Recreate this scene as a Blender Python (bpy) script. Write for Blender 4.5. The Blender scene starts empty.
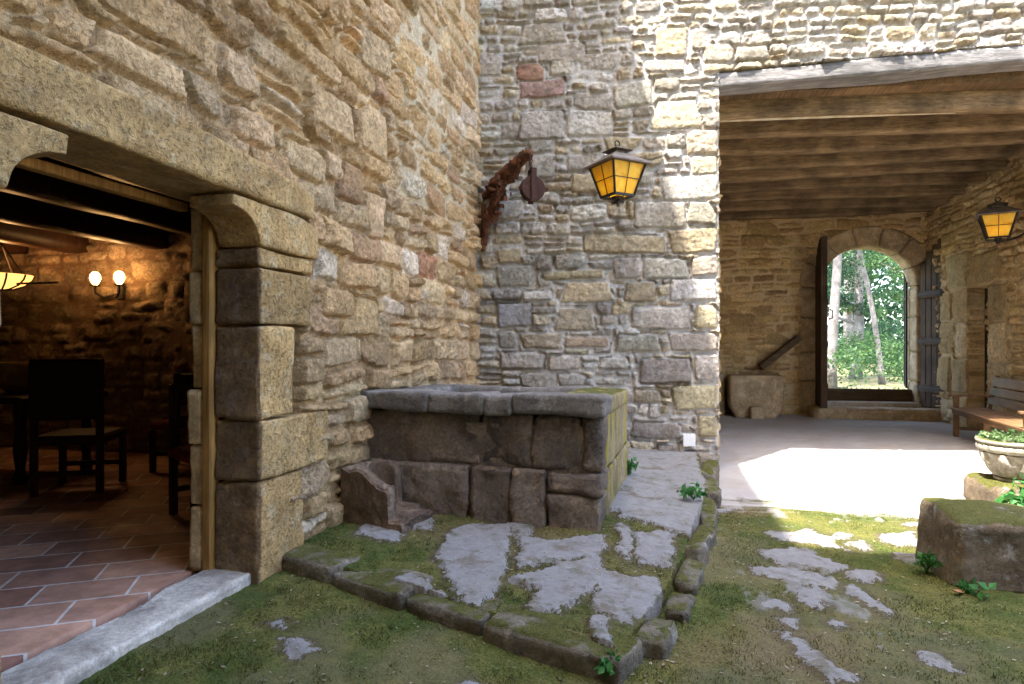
import bpy, math, random
import numpy as np
from mathutils import Vector, Matrix, Euler

# ------------------------------------------------------------------ camera, sky, sun, exposure
scene = bpy.context.scene
COL = scene.collection
cam_data = bpy.data.cameras.new("camera")
cam = bpy.data.objects.new("camera", cam_data); COL.objects.link(cam)
FPX, YAW = 620.0, math.atan((650 - 512) / 620.0)
cam_data.sensor_width = 36.0
cam_data.lens = FPX / 1024 * 36.0
cam_data.shift_y = 3.0 / 1024
cam_data.clip_start = 0.05; cam_data.clip_end = 2000
cam.location = (0, 0, 1.35)
cam.rotation_euler = (math.radians(90), 0, YAW)
scene.camera = cam

world = bpy.data.worlds.new("World"); scene.world = world
world.use_nodes = True
wn = world.node_tree
SUN_DIR = Vector((0.26, 0.41, -1.0)).normalized()
elev = math.asin(-SUN_DIR.z)
sky = wn.nodes.new("ShaderNodeTexSky"); sky.sky_type = 'NISHITA'; sky.sun_disc = False
sky.sun_elevation = elev
sky.sun_rotation = math.atan2(-SUN_DIR.x, -SUN_DIR.y)
sky.air_density = 1.0; sky.dust_density = 2.5; sky.ozone_density = 0.6
bg = wn.nodes["Background"]; bg.inputs[1].default_value = 0.15
wn.links.new(sky.outputs[0], bg.inputs[0])

sun_data = bpy.data.lights.new("sun", 'SUN'); sun = bpy.data.objects.new("sun", sun_data); COL.objects.link(sun)
sun_data.energy = 2.2; sun_data.angle = math.radians(0.55); sun_data.color = (1.0, 0.95, 0.87)
sun.rotation_euler = SUN_DIR.to_track_quat('-Z', 'Y').to_euler()
sun.location = (-5, -8, 20)

scene.view_settings.view_transform = 'Standard'
scene.view_settings.look = 'None'
scene.view_settings.exposure = 3.38
scene.view_settings.gamma = 1.0
scene.cycles.max_bounces = 10
scene.cycles.diffuse_bounces = 6
scene.cycles.use_denoising = True
scene.cycles.sample_clamp_indirect = 6.0

# ------------------------------------------------------------------ numpy noise
_prm = np.random.RandomState(7).permutation(4096).astype(np.int64)
_val = np.random.RandomState(8).rand(4096)
def _h(*ix):
    r = np.zeros_like(ix[0])
    for i in ix: r = _prm[(r + i) & 4095]
    return _val[r]
def _q(t): return t * t * t * (t * (t * 6 - 15) + 10)
def n2(x, y, seed=0):
    xi = np.floor(x).astype(np.int64); yi = np.floor(y).astype(np.int64)
    u = _q(x - xi); v = _q(y - yi); s = np.full_like(xi, seed * 37 + 11)
    a = _h(xi, yi, s); b = _h(xi + 1, yi, s); c = _h(xi, yi + 1, s); d = _h(xi + 1, yi + 1, s)
    return (a * (1 - u) + b * u) * (1 - v) + (c * (1 - u) + d * u) * v
def f2(x, y, oct=4, seed=0, g=0.5):
    t = 0; a = 1; n = 0
    for o in range(oct):
        t = t + a * n2(x * 2 ** o, y * 2 ** o, seed + o); n += a; a *= g
    return t / n - 0.5
def n3(x, y, z, seed=0):
    I = [np.floor(k).astype(np.int64) for k in (x, y, z)]
    U = [_q(k - i) for k, i in zip((x, y, z), I)]
    s = np.full_like(I[0], seed * 37 + 5); t = 0
    for dx in (0, 1):
        for dy in (0, 1):
            for dz in (0, 1):
                w = (U[0] if dx else 1 - U[0]) * (U[1] if dy else 1 - U[1]) * (U[2] if dz else 1 - U[2])
                t = t + w * _h(I[0] + dx, I[1] + dy, I[2] + dz, s)
    return t
def f3(p, freq, oct=4, seed=0, g=0.5):
    t = 0; a = 1; n = 0
    for o in range(oct):
        k = freq * 2 ** o
        t = t + a * n3(p[:, 0] * k + 31.7, p[:, 1] * k + 11.3, p[:, 2] * k + 57.1, seed + o); n += a; a *= g
    return t / n - 0.5
def sst(a, b, x):
    t = np.clip((x - a) / (b - a), 0, 1); return t * t * (3 - 2 * t)

# ------------------------------------------------------------------ object helpers
def base_of(parent):
    v = Vector((0, 0, 0)); p = parent
    while p: v += p.location; p = p.parent
    return v
def mesh_obj(name, V, F, mat, parent=None, attrs=None, smooth=True, sharp=None):
    """V (n,3) world coordinates, F list of (k,3) / (k,4) index arrays"""
    V = np.asarray(V, dtype=np.float64)
    b = base_of(parent)
    me = bpy.data.meshes.new(name)
    Fs = [np.asarray(f, dtype=np.int32) for f in (F if isinstance(F, list) else [F]) if len(f)]
    nl = sum(f.size for f in Fs); nf = sum(len(f) for f in Fs)
    me.vertices.add(len(V)); me.vertices.foreach_set("co", (V - np.array(b)).ravel())
    me.loops.add(nl); me.polygons.add(nf)
    me.loops.foreach_set("vertex_index", np.concatenate([f.ravel() for f in Fs]))
    tot = np.concatenate([np.full(len(f), f.shape[1], dtype=np.int32) for f in Fs])
    st = np.concatenate([[0], np.cumsum(tot)[:-1]]).astype(np.int32)
    me.polygons.foreach_set("loop_start", st); me.polygons.foreach_set("loop_total", tot)
    me.polygons.foreach_set("use_smooth", np.full(nf, smooth))
    me.update(calc_edges=True)
    for k, a in (attrs or {}).items():
        if a.ndim == 2:
            at = me.attributes.new(k, 'FLOAT_COLOR', 'POINT')
            at.data.foreach_set("color", np.concatenate([a, np.ones((len(a), 1))], 1).astype(np.float32).ravel())
        else:
            at = me.attributes.new(k, 'FLOAT', 'POINT'); at.data.foreach_set("value", a.astype(np.float32))
    me.materials.append(mat)
    o = bpy.data.objects.new(name, me); COL.objects.link(o)
    if parent: o.parent = parent
    return o
def tag(o, label=None, cat=None, group=None, kind=None):
    if label: o["label"] = label
    if cat: o["category"] = cat
    if group: o["group"] = group
    if kind: o["kind"] = kind
    return o
def thing(name, loc, label, cat, group=None, rot=0.0):
    o = bpy.data.objects.new(name, None); COL.objects.link(o)
    o.empty_display_size = 0.1; o.location = loc; o.rotation_euler.z = rot
    return tag(o, label, cat, group)
def copy_tree(o, parent=None):
    c = o.copy(); COL.objects.link(c)
    if parent: c.parent = parent
    for ch in list(o.children): copy_tree(ch, c)
    return c

class MB:
    """collects simple solids into one mesh"""
    def __init__(s): s.V = []; s.Q = []; s.T = []; s.n = 0
    def add(s, V, Q=(), T=()):
        V = np.asarray(V, float); s.V.append(V)
        if len(Q): s.Q.append(np.asarray(Q, int) + s.n)
        if len(T): s.T.append(np.asarray(T, int) + s.n)
        s.n += len(V); return s
    def box(s, lo, hi, M=None, b=0.0, jit=0.0, rng=None):
        """bevelled box"""
        lo = np.array(lo, float); hi = np.array(hi, float)
        b = min(b, 0.45 * (hi - lo).min())
        c = (lo + hi) / 2; h = (hi - lo) / 2; V = []; 
        if b <= 0:
            V = [c + h * np.array(k) for k in [(-1,-1,-1),(1,-1,-1),(1,1,-1),(-1,1,-1),(-1,-1,1),(1,-1,1),(1,1,1),(-1,1,1)]]
            Q = [(0,3,2,1),(4,5,6,7),(0,1,5,4),(1,2,6,5),(2,3,7,6),(3,0,4,7)]; T = []
        else:
            idx = {}
            for sx in (-1, 1):
                for sy in (-1, 1):
                    for sz in (-1, 1):
                        S = np.array((sx, sy, sz))
                        for ax in range(3):
                            hh = h - b; hh[ax] = h[ax]; idx[(sx, sy, sz, ax)] = len(V); V.append(c + S * hh)
            Q = []; T = []
            for ax in range(3):
                a1, a2 = [(1, 2), (2, 0), (0, 1)][ax]
                for sg in (-1, 1):
                    q = []
                    for (p, r) in ((-1, -1), (1, -1), (1, 1), (-1, 1)):
                        S = [0, 0, 0]; S[ax] = sg; S[a1] = p; S[a2] = r; q.append(idx[(*S, ax)])
                    Q.append(q if sg > 0 else q[::-1])
                for p in (-1, 1):
                    for r in (-1, 1):
                        A = [0, 0, 0]; A[ax] = -1; A[a1] = p; A[a2] = r; B2 = list(A); B2[ax] = 1
                        q = [idx[(*A, a1)], idx[(*B2, a1)], idx[(*B2, a2)], idx[(*A, a2)]]
                        Q.append(q if p * r < 0 else q[::-1])
            for sx in (-1, 1):
                for sy in (-1, 1):
                    for sz in (-1, 1):
                        t = [idx[(sx, sy, sz, k)] for k in range(3)]
                        T.append(t if sx * sy * sz > 0 else t[::-1])
        V = np.array(V)
        if jit: V = V + rng.uniform(-jit, jit, V.shape)
        if M is not None: V = V @ np.array(M.to_3x3()).T + np.array(M.translation)
        return s.add(V, Q, T)
    def bar(s, a, b_, w, h=None, bev=0.003, up=(0, 0, 1), jit=0, rng=None):
        a = Vector(a); b_ = Vector(b_); d = b_ - a; L = d.length; d.normalize(); up = Vector(up)
        if abs(d.dot(up)) > 0.98: up = Vector((0, 1, 0))
        x = d.cross(up).normalized(); z = x.cross(d).normalized()
        M = Matrix((x, d, z)).transposed().to_4x4(); M.translation = a
        h = h or w
        return s.box((-w / 2, 0, -h / 2), (w / 2, L, h / 2), M, bev, jit, rng)
    def tube(s, pts, r, n=8, cap=True):
        P = [np.array(p, float) for p in pts]; R = r if hasattr(r, '__len__') else [r] * len(P); V = []
        ref = np.array((0.3, 0.2, 1.0))
        for i, p in enumerate(P):
            d = P[min(i + 1, len(P) - 1)] - P[max(i - 1, 0)]; d = d / (np.linalg.norm(d) + 1e-9)
            x = np.cross(d, ref); 
            if np.linalg.norm(x) < 0.1: x = np.cross(d, np.array((1.0, 0, 0)))
            x /= np.linalg.norm(x); y = np.cross(d, x)
            for k in range(n):
                a = 2 * math.pi * k / n; V.append(p + R[i] * (math.cos(a) * x + math.sin(a) * y))
        Q = [(i * n + k, i * n + (k + 1) % n, (i + 1) * n + (k + 1) % n, (i + 1) * n + k) for i in range(len(P) - 1) for k in range(n)]
        T = []
        if cap:
            V.append(P[0]); V.append(P[-1]); c0 = len(V) - 2; c1 = c0 + 1; e = (len(P) - 1) * n
            T = [(c0, (k + 1) % n, k) for k in range(n)] + [(c1, e + k, e + (k + 1) % n) for k in range(n)]
        return s.add(V, Q, T)
    def lathe(s, prof, c=(0, 0, 0), n=32, rmod=None, a0=0.0):
        V = []
        for (r, z) in prof:
            for k in range(n):
                a = a0 + 2 * math.pi * k / n; rr = r + (rmod(a, z) if rmod else 0)
                V.append((c[0] + rr * math.cos(a), c[1] + rr * math.sin(a), c[2] + z))
        m = len(prof)
        Q = [(i * n + k, i * n + (k + 1) % n, (i + 1) * n + (k + 1) % n, (i + 1) * n + k) for i in range(m - 1) for k in range(n)]
        return s.add(V, Q)
    def build(s, name, mat, parent=None, smooth=False, local=True, attrs=None):
        V = np.concatenate(s.V)
        if local and parent is not None: V = V + np.array(base_of(parent))
        F = []
        if s.Q: F.append(np.concatenate(s.Q))
        if s.T: F.append(np.concatenate(s.T))
        return mesh_obj(name, V, F, mat, parent, smooth=smooth, attrs=attrs)

def grid_faces(keep, P, skirt=None):
    """keep (n-1,m-1) bool, P (n,m,3). returns V, F, used index; boundary edges extruded by skirt"""
    n, m = P.shape[:2]
    idx = np.arange(n * m).reshape(n, m)
    q = np.stack([idx[:-1, :-1], idx[1:, :-1], idx[1:, 1:], idx[:-1, 1:]], -1)[keep]
    V = P.reshape(-1, 3)
    used, inv = np.unique(q, return_inverse=True)
    q = inv.reshape(q.shape); V = V[used]; src = used
    if skirt is not None:
        e = np.concatenate([q[:, [0, 1]], q[:, [1, 2]], q[:, [2, 3]], q[:, [3, 0]]])
        key = np.sort(e, 1); kk = key[:, 0].astype(np.int64) * (len(V) + 1) + key[:, 1]
        u, first, cnt = np.unique(kk, return_index=True, return_counts=True)
        be = e[first[cnt == 1]]
        bv = np.unique(be); mp = -np.ones(len(V), int); mp[bv] = len(V) + np.arange(len(bv))
        V = np.concatenate([V, V[bv] + np.asarray(skirt, float)])
        q = np.concatenate([q, np.stack([be[:, 1], be[:, 0], mp[be[:, 0]], mp[be[:, 1]]], 1)])
        src = np.concatenate([src, src[bv]])
    return V, q, src

def rock(name, lo, hi, mat, parent=None, res=0.03, rad=0.03, amp=0.012, freq=6.0, seed=0, deform=None, M=None, chip=0.6, attrs=None, reveal_shade=None):
    """rough stone block: rounded, displaced box in a local frame, then M to world"""
    lo = np.array(lo, float); hi = np.array(hi, float); L = hi - lo; rad = min(rad, 0.48 * L.min())
    N = np.maximum(2, np.round(L / res).astype(int)); parts = []; quads = []; off = 0
    for ax in range(3):
        a1, a2 = [(1, 2), (2, 0), (0, 1)][ax]
        def ts(k):
            t = np.linspace(0, 1, N[k] + 1); return t
        A, B = np.meshgrid(ts(a1), ts(a2), indexing='ij')
        for sg in (0, 1):
            p = np.zeros(A.shape + (3,)); p[..., ax] = sg; p[..., a1] = A; p[..., a2] = B
            n, m = A.shape; idx = np.arange(n * m).reshape(n, m) + off
            q = np.stack([idx[:-1, :-1], idx[1:, :-1], idx[1:, 1:], idx[:-1, 1:]], -1).reshape(-1, 4)
            if sg == 0: q = q[:, ::-1]
            parts.append(p.reshape(-1, 3)); quads.append(q); off += n * m
    U = np.concatenate(parts); Q = np.concatenate(quads)
    _, fi, inv = np.unique(np.round(U * 4096).astype(int), axis=0, return_index=True, return_inverse=True)
    inv = inv.ravel(); U = U[fi]; Q = inv[Q]
    p = lo + U * L
    q = np.clip(p, lo + rad, hi - rad); d = p - q; ln = np.linalg.norm(d, axis=1, keepdims=True)
    nrm = d / np.maximum(ln, 1e-9)
    p = q + rad * nrm
    s = seed * 3.7
    w = p + s
    big = f3(w, freq * 0.35, 2, seed) * 1.6; mid = f3(w, freq, 4, seed + 3)
    edge = (np.abs(nrm) > 0.25).sum(1) >= 2
    ch = np.clip(f3(w, freq * 0.8, 3, seed + 9) + 0.02, 0, 1) * edge * chip
    p = p + nrm * ((big + mid) * amp * 2.0 - ch * rad * 2.0)[:, None]
    if deform is not None: p = deform(p)
    if reveal_shade is not None: attrs = {'RevealShade': reveal_shade(p)}
    if M is not None: p = p @ np.array(M.to_3x3()).T + np.array(M.translation)
    return mesh_obj(name, p, Q, mat, parent, attrs=attrs)

def leaf_cloud(centers, n, spread, size, rng, aspect=0.5, droop=0.0, fold=True):
    """n leaves round each centre: two triangles each, folded along the midrib"""
    c = np.repeat(np.asarray(centers, float), n, 0); k = len(c)
    sp = np.asarray(spread, float) * np.ones((len(centers), 3)) if np.ndim(spread) < 2 else np.asarray(spread)
    sp = np.repeat(sp, n, 0)
    g = rng.normal(size=(k, 3)); g /= np.linalg.norm(g, axis=1, keepdims=True); r = rng.random((k, 1)) ** 0.4
    p = c + g * r * sp
    d = rng.normal(size=(k, 3)); d[:, 2] -= droop; d /= np.linalg.norm(d, axis=1, keepdims=True)
    u = np.cross(d, rng.normal(size=(k, 3))); u /= np.linalg.norm(u, axis=1, keepdims=True)
    nn = np.cross(d, u)
    L = size * rng.uniform(0.6, 1.3, (k, 1)); wd = L * aspect * 0.5
    V = np.stack([p, p + d * L * 0.45 + u * wd + nn * wd * 0.35, p + d * L, p + d * L * 0.45 - u * wd + nn * wd * 0.35], 1).reshape(-1, 3)
    i = np.arange(k) * 4
    T = np.concatenate([np.stack([i, i + 1, i + 2], 1), np.stack([i, i + 2, i + 3], 1)])
    tint = np.repeat(rng.random(k), 4)
    return V, T, tint

# ------------------------------------------------------------------ materials
class NT:
    def __init__(s, name):
        s.m = bpy.data.materials.new(name); s.m.use_nodes = True
        s.t = s.m.node_tree; s.b = s.t.nodes["Principled BSDF"]; s.co = None
        s.b.inputs["Roughness"].default_value = 0.9
        s.b.inputs["Specular IOR Level"].default_value = 0.25
    def n(s, t, **k):
        x = s.t.nodes.new(t)
        for a, b in k.items(): setattr(x, a, b)
        return x
    def L(s, a, b): s.t.links.new(a, b)
    def put(s, sock, v):
        if isinstance(v, bpy.types.NodeSocket): s.L(v, sock)
        elif isinstance(v, (tuple, list)) and len(v) == 3 and sock.type == 'RGBA': sock.default_value = (*v, 1)
        else: sock.default_value = v
    def coord(s, rnd=True):
        if s.co is None:
            tc = s.n("ShaderNodeTexCoord"); oi = s.n("ShaderNodeObjectInfo")
            ma = s.n("ShaderNodeVectorMath", operation='MULTIPLY_ADD')
            s.L(oi.outputs["Random"], ma.inputs[0]); ma.inputs[1].default_value = (17, 29, 41) if rnd else (0, 0, 0)
            s.L(tc.outputs["Object"], ma.inputs[2]); s.co = ma.outputs[0]
        return s.co
    def stretch(s, sc):
        mp = s.n("ShaderNodeMapping"); s.L(s.coord(), mp.inputs[0]); mp.inputs[3].default_value = sc; return mp.outputs[0]
    def noise(s, sc, det=4, ro=0.55, co=None, dist=0.0):
        x = s.n("ShaderNodeTexNoise"); s.L(co or s.coord(), x.inputs["Vector"])
        x.inputs["Scale"].default_value = sc; x.inputs["Detail"].default_value = det; x.inputs["Roughness"].default_value = ro
        x.inputs["Distortion"].default_value = dist
        return x.outputs["Fac"]
    def rng(s, v, a, b, c=0.0, d=1.0, smooth=True):
        x = s.n("ShaderNodeMapRange"); x.interpolation_type = 'SMOOTHSTEP' if smooth else 'LINEAR'
        s.put(x.inputs[0], v)
        for i, k in enumerate((a, b, c, d)): x.inputs[i + 1].default_value = k
        return x.outputs[0]
    def math(s, op, a, b=0.0):
        x = s.n("ShaderNodeMath", operation=op); s.put(x.inputs[0], a); s.put(x.inputs[1], b); return x.outputs[0]
    def mix(s, f, a, b, mode='MIX'):
        x = s.n("ShaderNodeMix", data_type='RGBA', blend_type=mode); s.put(x.inputs[0], f); s.put(x.inputs[6], a); s.put(x.inputs[7], b); return x.outputs[2]
    def scale(s, col, f):
        x = s.n("ShaderNodeVectorMath", operation='SCALE'); s.put(x.inputs[0], col); s.put(x.inputs[3], f); return x.outputs[0]
    def attr(s, name, fac=True):
        x = s.n("ShaderNodeAttribute"); x.attribute_name = name; return x.outputs["Fac" if fac else "Color"]
    def upness(s):
        g = s.n("ShaderNodeNewGeometry"); x = s.n("ShaderNodeSeparateXYZ"); s.L(g.outputs["Normal"], x.inputs[0]); return x.outputs[2]
    def bump(s, h, st=0.5, dist=0.01):
        x = s.n("ShaderNodeBump"); x.inputs["Strength"].default_value = st; x.inputs["Distance"].default_value = dist
        s.L(h, x.inputs["Height"]); s.L(x.outputs[0], s.b.inputs["Normal"])
    def base(s, c): s.put(s.b.inputs["Base Color"], c)
    def rough(s, r): s.put(s.b.inputs["Roughness"], r)

def masonry_mat(name, mortar, mortar2, tint, tf=0.3, spots=(0.1, 0.09, 0.07), spf=0.35, fine=0.8):
    t = NT(name)
    c = t.attr("Col", False)
    c = t.scale(c, t.rng(t.noise(22, 5, 0.65), 0.25, 0.75, 0.68, 1.28))
    amt = t.rng(t.noise(3.1, 4, 0.6), 0.35, 0.7)
    c = t.mix(t.math('MULTIPLY', t.rng(t.noise(62, 5, 0.75), 0.54, 0.62), t.math('MULTIPLY', amt, 0.75)), c, tuple(k * 0.22 for k in tint))
    c = t.mix(t.math('MULTIPLY', t.rng(t.noise(29, 6, 0.75, dist=0.8), 0.56, 0.66), 0.5), c, mortar2)
    c = t.mix(t.math('MULTIPLY', t.rng(t.noise(1.3, 4), 0.42, 0.68), tf), c, tint)
    c = t.mix(t.math('MULTIPLY', t.rng(t.noise(7, 6, 0.7), 0.56, 0.70), spf), c, spots)
    c = t.mix(t.math('MULTIPLY', t.rng(t.noise(11, 6, 0.7), 0.60, 0.72), 0.35), c, (0.6, 0.56, 0.48))
    mo = t.mix(t.noise(6, 5, 0.7), mortar, mortar2)
    mo = t.scale(mo, t.rng(t.noise(55, 5, 0.75), 0.3, 0.7, 0.8, 1.15))
    t.base(t.mix(t.attr("Mor"), c, mo)); t.rough(0.92)
    pit = t.rng(t.noise(44, 4, 0.7), 0.32, 0.44, 0.0, 0.5); cr = t.rng(t.noise(17, 6, 0.7, dist=1.2), 0.44, 0.5, 0.0, 0.7)
    h = t.math('ADD', t.math('ADD', t.noise(34, 7, 0.72), pit), t.math('ADD', cr, t.math('MULTIPLY', t.noise(150, 4, 0.6), 0.35)))
    t.bump(h, fine, 0.02)
    return t.m
def rock_mat(name, a, b, c3, moss=0.0, mossc=((0.055, 0.065, 0.012), (0.12, 0.11, 0.025)), lich=0.3, lichc=(0.45, 0.43, 0.38), fine=0.55, streak=0.0, streakc=(0.3, 0.22, 0.05), bscale=1.0, dark=None):
    t = NT(name)
    c = t.mix(t.rng(t.noise(3.0 * bscale, 5, 0.6), 0.3, 0.7), a, b)
    c = t.mix(t.rng(t.noise(9 * bscale, 5, 0.65, dist=0.4), 0.52, 0.7), c, c3)
    oi = t.n('ShaderNodeObjectInfo'); c = t.scale(c, t.rng(oi.outputs['Random'], 0, 1, 0.82, 1.16, False))
    c = t.scale(c, t.rng(t.noise(40, 5, 0.7), 0.25, 0.75, 0.74, 1.26)); amt = t.rng(t.noise(3.1, 4, 0.6), 0.35, 0.7); c = t.mix(t.math('MULTIPLY', t.rng(t.noise(70, 5, 0.75), 0.54, 0.62), t.math('MULTIPLY', amt, 0.42)), c, tuple(k * 0.25 for k in b)); c = t.scale(c, t.rng(t.noise(4.2, 5, 0.7, dist=0.5), 0.3, 0.7, 0.7, 1.2))
    if dark: c = t.mix(t.math('MULTIPLY', t.attr('RevealShade'), t.rng(t.noise(9, 6, 0.75), 0.3, 0.6, 0.7, 1.0)), c, t.mix(1.0, c, dark, 'MULTIPLY'))  # painted shade: masked faces multiplied by a darker tint
    c = t.mix(t.math('MULTIPLY', t.rng(t.noise(6.5, 7, 0.75), 0.55, 0.68), lich), c, lichc)
    if streak:
        sn = t.noise(1.0, 4, 0.6, t.stretch((9, 9, 0.9)))
        c = t.mix(t.math('MULTIPLY', t.rng(sn, 0.45, 0.62), streak), c, streakc)
    if moss:
        f = t.math('ADD', t.rng(t.upness(), 0.1, 0.9, -0.25, 0.32), t.noise(5, 6, 0.7))
        f = t.rng(f, 0.72 - moss * 0.35, 0.84 - moss * 0.3)
        mc = t.mix(t.noise(17, 4, 0.7), mossc[0], mossc[1])
        mc = t.scale(mc, t.rng(t.noise(160, 3, 0.7), 0.3, 0.7, 0.5, 1.5))
        c = t.mix(f, c, mc)
    t.base(c); t.rough(0.93)
    pit = t.rng(t.noise(46, 4, 0.7), 0.34, 0.46, 0.0, 0.5)
    h = t.math('ADD', t.math('ADD', t.noise(27, 7, 0.72), pit), t.math('MULTIPLY', t.noise(140, 4, 0.65), 0.45))
    t.bump(h, fine, 0.02)
    return t.m
def wood_mat(name, a, b, axis, dark=0.4, rough=0.75, grain=1.0, fine=0.4):
    t = NT(name)
    sc = [34, 34, 34]; sc[axis] = 1.6
    g = t.noise(1.0, 6, 0.65, t.stretch(tuple(sc)), 0.6)
    c = t.mix(t.rng(g, 0.32, 0.68), a, b)
    c = t.scale(c, t.rng(t.noise(2.3, 4, 0.6), 0.3, 0.7, 1 - dark, 1 + dark * 0.6))
    sc2 = [90, 90, 90]; sc2[axis] = 3
    g2 = t.noise(1.0, 4, 0.7, t.stretch(tuple(sc2)))
    c = t.scale(c, t.rng(g2, 0.3, 0.6, 0.62, 1.12))
    t.base(c); t.rough(rough)
    t.bump(t.math('ADD', g, t.math('MULTIPLY', g2, 0.5)), fine, 0.006)
    return t.m
def plain_mat(name, a, b=None, sc=12, rough=0.6, metal=0.0, bump=0.2):
    t = NT(name); b = b or tuple(k * 0.6 for k in a)
    t.base(t.mix(t.rng(t.noise(sc, 5, 0.65), 0.35, 0.65), a, b)); t.rough(rough)
    t.b.inputs["Metallic"].default_value = metal
    if bump: t.bump(t.noise(sc * 6, 4), bump, 0.004)
    return t.m
def leaf_mat(name, a, b, trans=0.4):
    t = NT(name)
    c = t.mix(t.attr("tint"), a, b)
    t.base(c); t.rough(0.55)
    tr = t.n("ShaderNodeBsdfTranslucent"); t.put(tr.inputs[0], t.scale(c, 1.3))
    mx = t.n("ShaderNodeMixShader"); mx.inputs[0].default_value = trans
    out = t.t.nodes["Material Output"]
    t.L(t.b.outputs[0], mx.inputs[1]); t.L(tr.outputs[0], mx.inputs[2]); t.L(mx.outputs[0], out.inputs[0])
    return t.m
def glow_mat(name, col, st):
    t = NT(name); t.base(col); t.put(t.b.inputs["Emission Color"], col); t.b.inputs["Emission Strength"].default_value = st
    return t.m

M_WARM = masonry_mat("warm_rubble", (0.52, 0.39, 0.22), (0.68, 0.57, 0.41), (0.48, 0.30, 0.12), 0.4, spf=0.25)
M_PALE = masonry_mat("limewashed_rubble", (0.64, 0.61, 0.58), (0.52, 0.48, 0.42), (0.38, 0.29, 0.16), 0.3, spf=0.35)
M_PASS = masonry_mat("passage_rubble", (0.70, 0.53, 0.31), (0.58, 0.42, 0.23), (0.42, 0.25, 0.09), 0.35, spf=0.3)
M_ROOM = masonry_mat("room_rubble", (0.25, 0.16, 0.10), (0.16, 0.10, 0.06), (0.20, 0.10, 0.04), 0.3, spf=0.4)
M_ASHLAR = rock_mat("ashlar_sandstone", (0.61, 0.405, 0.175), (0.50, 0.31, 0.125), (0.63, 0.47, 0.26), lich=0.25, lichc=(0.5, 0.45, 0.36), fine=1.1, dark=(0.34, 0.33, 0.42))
M_TROUGH = rock_mat("weathered_trough_stone", (0.25, 0.195, 0.145), (0.14, 0.108, 0.088), (0.33, 0.24, 0.155), moss=0.0, lich=0.35, lichc=(0.30, 0.27, 0.23), fine=1.0)
M_SLAB = rock_mat("grey_slab_stone", (0.20, 0.18, 0.16), (0.12, 0.105, 0.09), (0.28, 0.25, 0.21), moss=0.0, lich=0.45, lichc=(0.4, 0.38, 0.34), fine=0.6)
M_LICHEN = rock_mat("lichen_streaked_stone", (0.30, 0.24, 0.15), (0.20, 0.15, 0.09), (0.36, 0.30, 0.19), moss=0.1, lich=0.3, streak=0.85, streakc=(0.34, 0.28, 0.045), fine=0.6)
M_KERB = rock_mat("mossy_kerb_stone", (0.22, 0.19, 0.14), (0.14, 0.115, 0.08), (0.30, 0.27, 0.23), moss=0.02, lich=0.45, fine=0.9)
M_BLOCK = rock_mat("mossy_block_stone", (0.20, 0.15, 0.095), (0.11, 0.082, 0.055), (0.17, 0.15, 0.11), moss=0.22, lich=0.6, lichc=(0.42, 0.42, 0.38), fine=0.8)
M_URN = rock_mat("carved_urn_stone", (0.52, 0.49, 0.42), (0.38, 0.34, 0.26), (0.25, 0.21, 0.12), moss=0.15, lich=0.4, fine=0.4)
M_THRESH = rock_mat("pale_threshold_stone", (0.50, 0.45, 0.385), (0.40, 0.35, 0.29), (0.56, 0.52, 0.46), lich=0.35, lichc=(0.25, 0.21, 0.15), fine=0.4)
M_STEP = rock_mat("brown_step_stone", (0.46, 0.35, 0.22), (0.35, 0.25, 0.14), (0.52, 0.44, 0.32), lich=0.3, fine=0.4)
M_BEAM = wood_mat("dark_oak_beam", (0.22, 0.15, 0.08), (0.13, 0.085, 0.045), 0, 0.5)
M_BOARD = wood_mat("ceiling_boards", (0.17, 0.105, 0.05), (0.10, 0.06, 0.03), 1, 0.5)
M_GREYWOOD = wood_mat("silvered_lintel_wood", (0.22, 0.21, 0.205), (0.12, 0.112, 0.105), 0, 0.35, fine=0.8)
M_PALESTRIP = plain_mat("pale_strip", (0.58, 0.5, 0.38), (0.45, 0.35, 0.22), 8, 0.95)
M_DOOR = wood_mat("dark_door_wood", (0.075, 0.045, 0.025), (0.04, 0.024, 0.014), 2, 0.4)
M_DOORGREY = wood_mat("weathered_door_wood", (0.10, 0.06, 0.032), (0.05, 0.03, 0.016), 2, 0.5, fine=0.8)
M_OAK = wood_mat("golden_oak_post", (0.46, 0.26, 0.08), (0.32, 0.16, 0.04), 2, 0.35, 0.55)
M_OAKROUGH = wood_mat("rough_oak_edge", (0.52, 0.37, 0.19), (0.40, 0.26, 0.12), 2, 0.4, 0.8)
M_BENCH = wood_mat("bench_wood", (0.20, 0.115, 0.055), (0.12, 0.065, 0.03), 0, 0.35, 0.5)
M_CHUTE = wood_mat("chute_wood", (0.11, 0.07, 0.035), (0.06, 0.035, 0.018), 0, 0.3)
M_FURN = wood_mat("dark_furniture_wood", (0.045, 0.022, 0.012), (0.025, 0.012, 0.008), 2, 0.3, 0.45)
M_RED = plain_mat("red_upholstery", (0.22, 0.035, 0.02), (0.14, 0.02, 0.012), 30, 0.9)
M_ROOFMETAL = plain_mat("dull_roof_metal", (0.20, 0.165, 0.14), (0.11, 0.09, 0.075), 9, 0.55, 0.3)
M_IRON = plain_mat("black_iron", (0.05, 0.042, 0.036), (0.03, 0.026, 0.024), 20, 0.6, 0.4)
M_RUST = plain_mat("rusted_iron", (0.16, 0.06, 0.025), (0.05, 0.025, 0.018), 14, 0.9, 0.1, 0.6)
M_RUSTDARK = plain_mat("dark_rusted_iron", (0.075, 0.032, 0.022), (0.03, 0.018, 0.015), 18, 0.85, 0.1, 0.6)
M_WHITE = plain_mat("white_plastic", (0.78, 0.78, 0.76), (0.7, 0.7, 0.68), 3, 0.5, 0, 0.0)
M_BULB = glow_mat("lit_bulb", (1.0, 0.5, 0.13), 2.2)
M_SHADE = glow_mat("lit_shade", (1.0, 0.5, 0.13), 0.22)
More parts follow.
